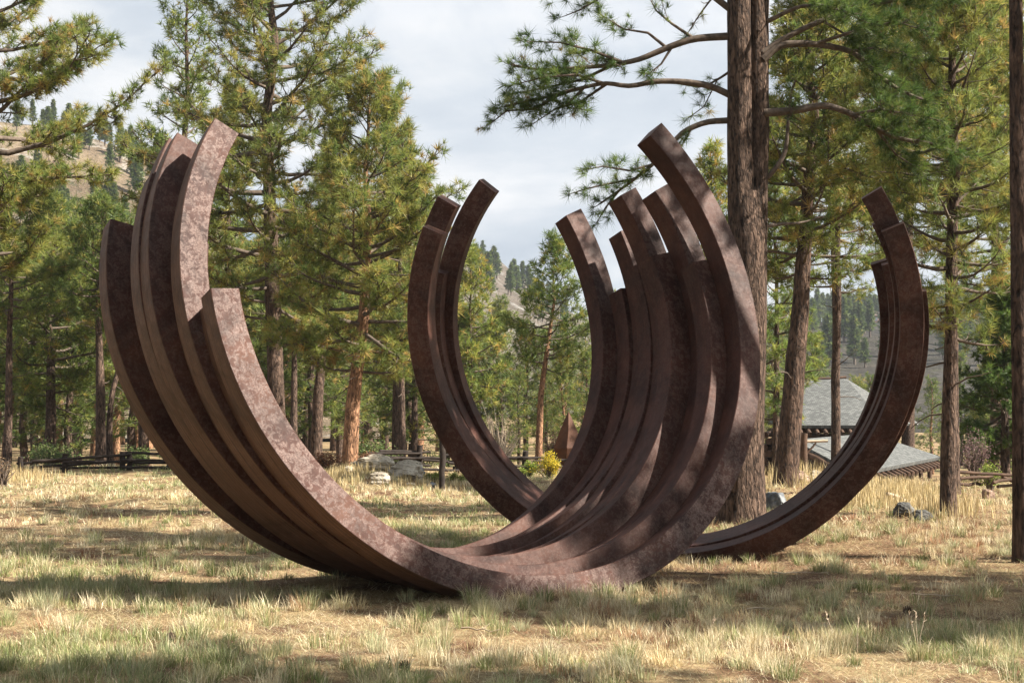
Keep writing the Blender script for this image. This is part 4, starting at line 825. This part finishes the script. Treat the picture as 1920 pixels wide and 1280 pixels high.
log_obj('stem', (-0.2, -0.08, 0.16), (0.25, 0.1, 0.01), 0.034, 0.024, PALE_WOOD, dl, 5, 0.015, 9); log_obj('branch_stub', (-0.19, -0.07, 0.15), (-0.26, -0.1, 0.07), 0.022, 0.012, PALE_WOOD, dl, 6, 0.005)
def rail_pile():
    b = P(1845, 915, 27.5); b[2] = float(gz(b[0], 27.5)); root = thing('log_rails', 'low brown log rails lying behind the grass at the far right', 'log pile', b)
    for i, (xa, ya, xb, yb) in enumerate([(1792, 885, 1915, 890), (1800, 897, 1860, 893), (1862, 905, 1925, 893), (1868, 912, 1925, 905), (1795, 908, 1850, 906), (1880, 893, 1920, 914)]):
        log_obj('rail', P(xa, ya, 28+0.2*i)-b, P(xb, yb, 28.4+0.2*i)-b, 0.032, 0.028, LOG, root, i)
rail_pile()
def hill_house(label, px, py, Y, w, h, rz):
    b = P(px, py, Y); root = thing('hillside_house', label, 'house', b, None, rz); W, H = M2(w, Y), M2(h, Y)
    wallm = mat_noise('brown_house_wall', [(0.3, (0.16, 0.085, 0.065)), (0.7, (0.24, 0.14, 0.11))], 1.5, 0.9, 0, 0); roofm = mat_noise('brown_house_roof', [(0.3, (0.10, 0.07, 0.06)), (0.7, (0.16, 0.12, 0.1))], 1.5, 0.9, 0, 0); win = mat_noise('window_glass', [(0.3, (0.05, 0.06, 0.08)), (0.7, (0.12, 0.14, 0.17))], 1, 0.15, 0, 0, spec=0.6)
    def box(name, x0, x1, y0, y1, z0, z1, m): 
        bm = bmesh.new(); bmesh.ops.create_cube(bm, size=1)
        for v in bm.verts: v.co = ((x0+x1)/2+v.co.x*(x1-x0), (y0+y1)/2+v.co.y*(y1-y0), (z0+z1)/2+v.co.z*(z1-z0))
        return bm_obj(name, bm, m, root)
    box('wall', -W/2, W/2, 0, W*0.8, -4, H*0.62, wallm)
    bm = bmesh.new(); e = W*0.06
    a = [bm.verts.new(p) for p in ((-W/2-e, -e, H*0.6), (W/2+e, -e, H*0.6), (W/2+e, W*0.8+e, H*0.6), (-W/2-e, W*0.8+e, H*0.6), (-W/2-e, W*0.4, H), (W/2+e, W*0.4, H))]
    for q in ((0, 1, 5, 4), (2, 3, 4, 5), (0, 4, 3), (1, 2, 5), (3, 2, 1, 0)): bm.faces.new([a[k] for k in q])
    bm_obj('roof', bm, roofm, root)
    for i in range(4): box('window', -W*0.42+W*0.22*i, -W*0.42+W*0.22*i+W*0.13, -0.12, -0.02, H*0.18, H*0.48, win)
    box('balcony', -W*0.55, W*0.2, -W*0.18, -0.02, -H*0.02, H*0.1, wallm)
hill_house('brown gabled house on the crest of the far right hill', 1648, 606, 445, 44, 24, 0.25)
hill_house('dark red house half hidden by pines on the hill crest, left of the slim trunk', 1527, 606, 445, 26, 20, -0.2)

# ------------------------------------------------------------------ grass
STRAW = np.array([(0.62, 0.52, 0.32), (0.54, 0.43, 0.24), (0.70, 0.62, 0.43), (0.44, 0.34, 0.19), (0.66, 0.58, 0.41)])
GREEN = np.array([(0.23, 0.265, 0.095), (0.17, 0.205, 0.07), (0.31, 0.335, 0.145), (0.39, 0.395, 0.215), (0.28, 0.31, 0.165)])
BROWN = np.array([(0.22, 0.115, 0.06), (0.30, 0.175, 0.10), (0.15, 0.08, 0.045)])
def blades(p, az, lean, L, width, col, segs):
    """bent grass blades: ribbon of segs pieces. p (N,3)"""
    N = len(p); h = np.stack([np.cos(az), np.sin(az), 0*az], -1); side = np.stack([-np.sin(az), np.cos(az), 0*az], -1)
    tw = rng.uniform(-1.2, 1.2, N); side = unit(side*np.cos(tw)[:, None]+h*np.sin(tw)[:, None])
    V = np.zeros((N, 2*segs+1, 3)); pos = p.copy()
    for i in range(segs+1):
        f = i/segs
        if i < segs:
            w = side*(width*(1-0.45*f))[:, None]*0.5; V[:, 2*i] = pos-w; V[:, 2*i+1] = pos+w
        else: V[:, 2*segs] = pos
        ang = np.minimum(lean*(0.35+1.0*f), 1.9) if segs > 1 else lean; pos = pos+(h*np.sin(ang)[:, None]+np.array([0, 0, 1.0])*np.cos(ang)[:, None])*(L/segs)[:, None]
    nv = 2*segs+1; base = np.arange(N)[:, None]*nv; tri = []
    for i in range(segs-1): tri += [[2*i, 2*i+1, 2*i+3], [2*i, 2*i+3, 2*i+2]]
    tri.append([2*segs-2, 2*segs-1, 2*segs]); T = (base[:, :, None]+np.array(tri)[None]).reshape(-1, 3)
    return V.reshape(-1, 3), T, np.repeat(col, nv, 0)
def wedge(n, y0, y1, marg=0.8, pw=1.0):
    y = np.sqrt(rng.uniform(y0**2, y1**2, n)) if pw == 1 else y0+(y1-y0)*rng.uniform(0, 1, n)**pw
    x = rng.uniform(-1, 1, n)*(0.345*y+marg); return x, y
def under_arcs(x, y):
    """trampled, needle-covered strip below and beside the arcs"""
    return np.maximum(np.exp(-((x-0.2)/2.6)**2-((y-14.6)/1.1)**2), np.exp(-((x+1.7)/1.3)**2-((y-13.75)/0.8)**2))
def tuft_field(n, y0, y1, nb, hgt, width, segs, sd):
    x, y = wedge(int(n*2.6), y0, y1); d = fbm(x*0.55+3, y*0.55, 21, 4); bare = fbm(x*0.9, y*0.9, 33, 3)
    keep = rng.uniform(0, 1, len(x)) < np.clip(0.42+2.4*(d-0.36), 0.15, 1)*np.clip(1.25-1.5*sstep(0.50, 0.64, bare), 0.07, 1)*(1-0.93*under_arcs(x, y))*(1-0.68*sstep(1000, 1350, 960+F_PX*x/y)*sstep(10.3, 11.5, y)*sstep(22, 16, y)); x, y = x[keep][:n], y[keep][:n]; N = len(x)
    gn = fbm(x*0.30+9, y*0.42, 5, 4)+0.10*(rng.uniform(0, 1, N)-0.5); green = sstep(0.455, 0.575, gn)
    px = 960+F_PX*x/y; rightside = sstep(1050, 1500, px)*sstep(9, 12, y); green = np.clip(green+0.3*sstep(1100, 500, px)*sstep(15, 11, y), 0, 1)*(1-0.65*rightside); green = np.clip(green+rng.uniform(0, 1, N)**6*0.8, 0, 1)
    k = np.maximum(3, (nb*rng.uniform(0.5, 1.4, N)).astype(int)); idx = np.repeat(np.arange(N), k); M = len(idx); hs = hgt*rng.uniform(0.5, 1.35, N)
    rr = rng.uniform(0, 1, M)**0.7*0.095*(hs[idx]/0.15); a = rng.uniform(0, 6.2832, M); bx = x[idx]+rr*np.cos(a); by = y[idx]+rr*np.sin(a); bz = gz(bx, by)-0.01
    wind = rng.uniform(0, 6.28, N)[idx]; az = np.where(rng.uniform(0, 1, M) < 0.7, a, wind)+rng.normal(size=M)*0.35; lean = np.clip(rng.gamma(2.8, 0.31, M), 0.05, 1.6); L = hs[idx]*rng.uniform(0.45, 1.15, M)
    tg = rng.uniform(0, 1, N) < green; tc = np.where(tg[:, None], GREEN[rng.integers(len(GREEN), size=N)], STRAW[rng.integers(len(STRAW), size=N)])
    tb = (rng.uniform(0, 1, N) < (0.13+0.30*rightside)) & ~tg; tc = np.where(tb[:, None], BROWN[rng.integers(3, size=N)]*1.25, tc)*rng.uniform(0.72, 1.2, (N, 1))
    col = tc[idx]; odd = rng.uniform(0, 1, M) < 0.22; col = np.where(odd[:, None], STRAW[rng.integers(len(STRAW), size=M)], col)*rng.uniform(0.75, 1.25, (M, 1))
    return blades(np.stack([bx, by, bz], -1), az, lean, L, width*rng.uniform(0.7, 1.4, M), col, segs)
def join(parts):
    V, T, C, n = [], [], [], 0
    for v, t, c in parts: V.append(v); T.append(t+n); C.append(c); n += len(v)
    return np.concatenate(V), np.concatenate(T), np.concatenate(C)
g = [tuft_field(1350, 8.2, 13.5, 72, 0.125, 0.0034, 2, 1), tuft_field(1700, 13.5, 21, 38, 0.12, 0.0052, 2, 2), tuft_field(2500, 21, 31, 16, 0.112, 0.009, 2, 3), tuft_field(2200, 31, 41, 11, 0.14, 0.015, 1, 4)]
V, T, C = join(g); o = obj('meadow_grass', mesh_np('meadow_grass', V, T, C), GRASS, kind='stuff'); tag(o, 'dry tufted straw and grey-green grass over the meadow', 'grass')
# prominent fescue clumps
def clumps(n, y0, y1, nb, L0, w0):
    x, y = wedge(n*3, y0, y1); k = (under_arcs(x, y) < 0.35) & (rng.uniform(0, 1, len(x)) < 0.25+0.9*sstep(0.45, 0.6, fbm(x*0.7, y*0.7, 61, 3))); x, y = x[k][:n], y[k][:n]; N = len(x); idx = np.repeat(np.arange(N), nb); M = len(idx)
    sz = rng.uniform(0.65, 1.3, N); a = rng.uniform(0, 6.2832, M); rr = np.sqrt(rng.uniform(0, 1, M))*0.06*sz[idx]; bx = x[idx]+rr*np.cos(a); by = y[idx]+rr*np.sin(a)
    pal = np.array([(0.20, 0.235, 0.09), (0.28, 0.305, 0.15), (0.36, 0.37, 0.22), (0.47, 0.43, 0.25), (0.15, 0.185, 0.06)]); c = pal[rng.integers(5, size=N)][idx]
    old = rng.uniform(0, 1, M) < 0.3; c = np.where(old[:, None], STRAW[rng.integers(5, size=M)], c)*rng.uniform(0.75, 1.25, (M, 1))
    lean = np.clip(rng.normal(0.68, 0.42, M), 0.03, 1.5)+0.5*old*rng.uniform(0, 1, M)
    return blades(np.stack([bx, by, gz(bx, by)-0.01], -1), a+rng.normal(size=M)*0.3, lean, L0*sz[idx]*rng.uniform(0.55, 1.1, M), np.full(M, w0), c, 2)
V, T, C = join([clumps(150, 8.3, 12.5, 130, 0.155, 0.0027), clumps(190, 12.5, 19, 110, 0.155, 0.0042), clumps(220, 19, 32, 50, 0.15, 0.0075)]); o = obj('fescue_clumps', mesh_np('fescue_clumps', V, T, C), GRASS, kind='stuff'); tag(o, 'grey-green fescue clumps standing out of the dry meadow', 'grass')
# fine low thatch: short stalks and fallen straw
def thatch(n, y0, y1, L0, w0):
    x, y = wedge(n, y0, y1); z = gz(x, y)+0.006; az = rng.uniform(0, 6.2832, n); lean = rng.uniform(0.95, 1.6, n)
    pb = 0.70-0.42*np.clip(sstep(0.46, 0.6, fbm(x*0.8+4, y*0.8, 33, 3))+under_arcs(x, y)+sstep(1000, 1400, 960+F_PX*x/y)*sstep(10, 12, y)*0.8, 0, 1)
    c = np.where(rng.uniform(0, 1, (n, 1)) < pb[:, None], STRAW[rng.integers(5, size=n)]*0.95, BROWN[rng.integers(3, size=n)]); c = np.where(rng.uniform(0, 1, (n, 1)) < 0.13, GREEN[rng.integers(5, size=n)], c)
    return blades(np.stack([x, y, z], -1), az, lean, L0*rng.uniform(0.4, 1.3, n), np.full(n, w0), c*rng.uniform(0.75, 1.2, (n, 1)), 1)
V, T, C = join([thatch(75000, 8.2, 13, 0.085, 0.0030), thatch(45000, 13, 21, 0.10, 0.0055), thatch(32000, 21, 34, 0.13, 0.012)]); o = obj('straw_thatch', mesh_np('straw_thatch', V, T, C), GRASS, kind='stuff'); tag(o, 'fallen straw and pine needles between the grass tufts', 'dry litter')
# brown needle litter on the right, under the pines
n = 42000; x, y = wedge(n*3, 10.3, 22); px = 960+F_PX*x/y; k = rng.uniform(0, 1, n*3) < np.clip(sstep(930, 1250, px)*(0.25+1.6*sstep(0.42, 0.58, fbm(x*0.9+7, y*0.9, 71, 3)))+under_arcs(x, y)*0.8, 0, 1); x, y = x[k][:n], y[k][:n]; n = len(x)
NL = np.array([(0.20, 0.115, 0.066), (0.28, 0.17, 0.10), (0.14, 0.08, 0.05), (0.38, 0.26, 0.165)])
V, T, C = blades(np.stack([x, y, gz(x, y)+0.012], -1), rng.uniform(0, 6.2832, n), rng.uniform(1.2, 1.6, n), 0.11*rng.uniform(0.5, 1.2, n), np.full(n, 0.0055)*(y/12), NL[rng.integers(4, size=n)]*rng.uniform(0.7, 1.2, (n, 1)), 1)
o = obj('needle_litter', mesh_np('needle_litter', V, T, C), GRASS, kind='stuff'); tag(o, 'red-brown pine needle litter on the ground at right', 'needle litter')
# tall yellow stalks
def tall(cx, cy, sx, sy, n, h, cols, name, label):
    px = cx+rng.normal(size=n)*sx; y = cy+rng.normal(size=n)*sy; x = (px-960)/F_PX*y; z = gz(x, y)-0.02
    c = np.array(cols)[rng.integers(len(cols), size=n)]*rng.uniform(0.8, 1.2, (n, 1))
    V, T, C = blades(np.stack([x, y, z], -1), rng.uniform(0, 6.28, n), rng.gamma(1.6, 0.13, n), h*rng.uniform(0.45, 1.2, n), np.full(n, 0.011), c, 3)
    o = obj(name, mesh_np(name, V, T, C), GRASS, kind='stuff'); tag(o, label, 'tall grass')
YG = [(0.50, 0.39, 0.20), (0.42, 0.32, 0.15), (0.58, 0.48, 0.29), (0.32, 0.24, 0.12)]
tall(1655, 26.3, 55, 1.7, 3600, 0.27, YG, 'tall_yellow_grass', 'tall yellow grass on the rise inside the farther arcs')
tall(1775, 22.6, 40, 1.0, 700, 0.27, YG, 'tall_yellow_grass', 'tall dry grass around the foot of the sunlit trunk')
tall(640, 30.5, 30, 1.5, 1500, 0.24, YG, 'tall_yellow_grass', 'tall dry grass on the rocky rise left of the pale rocks')
tall(800, 29.0, 45, 1.2, 600, 0.2, YG, 'tall_yellow_grass', 'dry grass round the lone post')
tall(1500, 31.5, 45, 1.5, 700, 0.42, YG, 'tall_yellow_grass', 'tall dry stalks below the lodge')
tall(20, 33, 45, 1.2, 900, 0.3, YG, 'tall_yellow_grass', 'tall dry grass at the left edge before the fence')
# single seed stalks in the near grass
for k, (px, py, hh) in enumerate([(1721, 1235, 0.33), (1563, 1200, 0.22), (1607, 1225, 0.26), (1330, 1195, 0.18), (835, 1195, 0.2), (190, 1050, 0.2), (1345, 1085, 0.2), (1178, 1240, 0.2)]):
    Yk = 1.6*F_PX/(py-757); b = P(px, py, Yk); n = 3; ac = Acc(); r = np.random.default_rng(k+400)
    for q in range(n if k == 0 else 1):
        dx = r.normal()*0.06; ac.tube([(0.01*q, 0, -0.02), (dx*0.3, 0, hh*0.4), (dx, 0.01, hh*r.uniform(0.75, 1))], [0.0028, 0.0022, 0.0014], 4)
        for j in range(7): f = r.uniform(0.72, 1); e = np.array([dx*f, 0, hh*f*0.9]); ac.tube([e, e+np.array([r.normal()*0.012, r.normal()*0.012, 0.015])], [0.003, 0.001], 3)
    o = obj('grass_stalk', ac.mesh('grass_stalk'), PALE_WOOD, None, (b[0], Yk, float(gz(b[0], Yk))))
    tag(o, ['tallest dry stalk group in the near grass at right', 'bent dry seed stalk left of the pine cone', 'dry stalk right below the pine cone', 'short dry stalk right of the nearer arcs\' foot', 'dry stalk below the left foot of the nearer arcs', 'dry stalk in the left shade band', 'dry stalk at the right end of the nearer arcs\' foot', 'dry stalk low in the middle of the near grass'][k], 'grass stalk', 'single dry stalks in the near grass')
# fallen sticks
for k, (px, py, L_, a) in enumerate([(1500, 1068, 0.55, 0.1), (1620, 1095, 0.4, -0.2), (1395, 1085, 0.3, 0.4), (1440, 1140, 0.34, 0.15), (1760, 1125, 0.42, -0.35), (600, 1108, 0.3, 0.3), (900, 1190, 0.3, -0.5)]):
    Yk = 1.6*F_PX/(py-757); b = P(px, py, Yk); ac = Acc(); d = np.array([math.cos(a), math.sin(a), 0.0]); r = np.random.default_rng(k+700); q = [d*L_*(t-0.5)+np.array([r.normal()*0.008, r.normal()*0.012, 0.012+r.uniform(0, 0.02)]) for t in np.linspace(0, 1, 6)]
    ac.tube(q, np.linspace(0.007, 0.003, 6), 5); ac.tube([q[3], q[3]+np.array([0.05, 0.03, 0.035])], [0.004, 0.002], 4)
    o = obj('stick', ac.mesh('stick'), PALE_WOOD, None, (b[0], Yk, float(gz(b[0], Yk))+0.03))
    tag(o, ['long pale fallen stick below the right foot of the farther arcs', 'fallen stick in the brown litter right of the longest stick', 'short pale stick just right of the nearer arcs\' right foot', 'crooked stick in the shade above the pine cone', 'pale stick in the shade near the right edge', 'small stick in the shadow under the left arcs', 'thin stick in the near grass below the nearer arcs'][k], 'stick', 'fallen sticks in the near grass')
# pine cones
def cone_mesh():
    ac = Acc(); ac.tube([(0, 0, -0.03), (0, 0, 0), (0, 0, 0.03)], [0.008, 0.016, 0.006], 6)
    for i in range(46):
        f = i/46; z = -0.032+0.066*f; R = 0.030*math.sin(math.pi*(0.12+0.82*f))+0.006; a = i*2.399; h = np.array([math.cos(a), math.sin(a), 0]); s = np.array([-h[1], h[0], 0])
        p = h*R*0.4+np.array([0, 0, z]); e = h*R+np.array([0, 0, z+0.006]); ac.add(np.array([p-s*0.004, p+s*0.004, e+s*0.0075, e-s*0.0075]), [[0, 1, 2, 3]])
    return ac.mesh('pine_cone', False)
cm = cone_mesh(); cm.materials.append(CONE)
for k, (px, py) in enumerate([(1547, 1156), (1700, 1150), (320, 1195), (760, 1258), (1250, 1165), (520, 1120)]):
    Yk = 1.6*F_PX/(py-757); b = P(px, py, Yk); o = obj('pine_cone', cm, None, None, (b[0], Yk, float(gz(b[0], Yk))+0.03)); o.rotation_euler = (1.3, 0.2*k, k*1.7)
    tag(o, ['dark pine cone below the farther arcs, clearest in the near grass', 'pine cone in the brown shade at right', 'pine cone in the lower left grass', 'pine cone near the lower edge left of centre', 'pine cone below the right foot of the nearer arcs', 'pine cone below the left arcs\' shadow'][k], 'pine cone', 'pine cones in the near grass')

# ------------------------------------------------------------------ air
def haze():
    bm = bmesh.new(); bmesh.ops.create_cube(bm, size=1)
    for v in bm.verts: v.co = (v.co.x*2800, 430+v.co.y*1020, -20+(v.co.z+0.5)*190)
    m = bpy.data.materials.new('thin_haze'); m.use_nodes = True; nt = m.node_tree; nt.nodes.clear()
    o = nt.nodes.new('ShaderNodeOutputMaterial'); v = nt.nodes.new('ShaderNodeVolumePrincipled')
    v.inputs['Color'].default_value = (0.86, 0.91, 1.0, 1); v.inputs['Density'].default_value = 0.00030; v.inputs['Anisotropy'].default_value = 0.5
    nt.links.new(v.outputs[0], o.inputs['Volume'])
    bm_obj('haze', bm, m, kind='stuff')
haze()
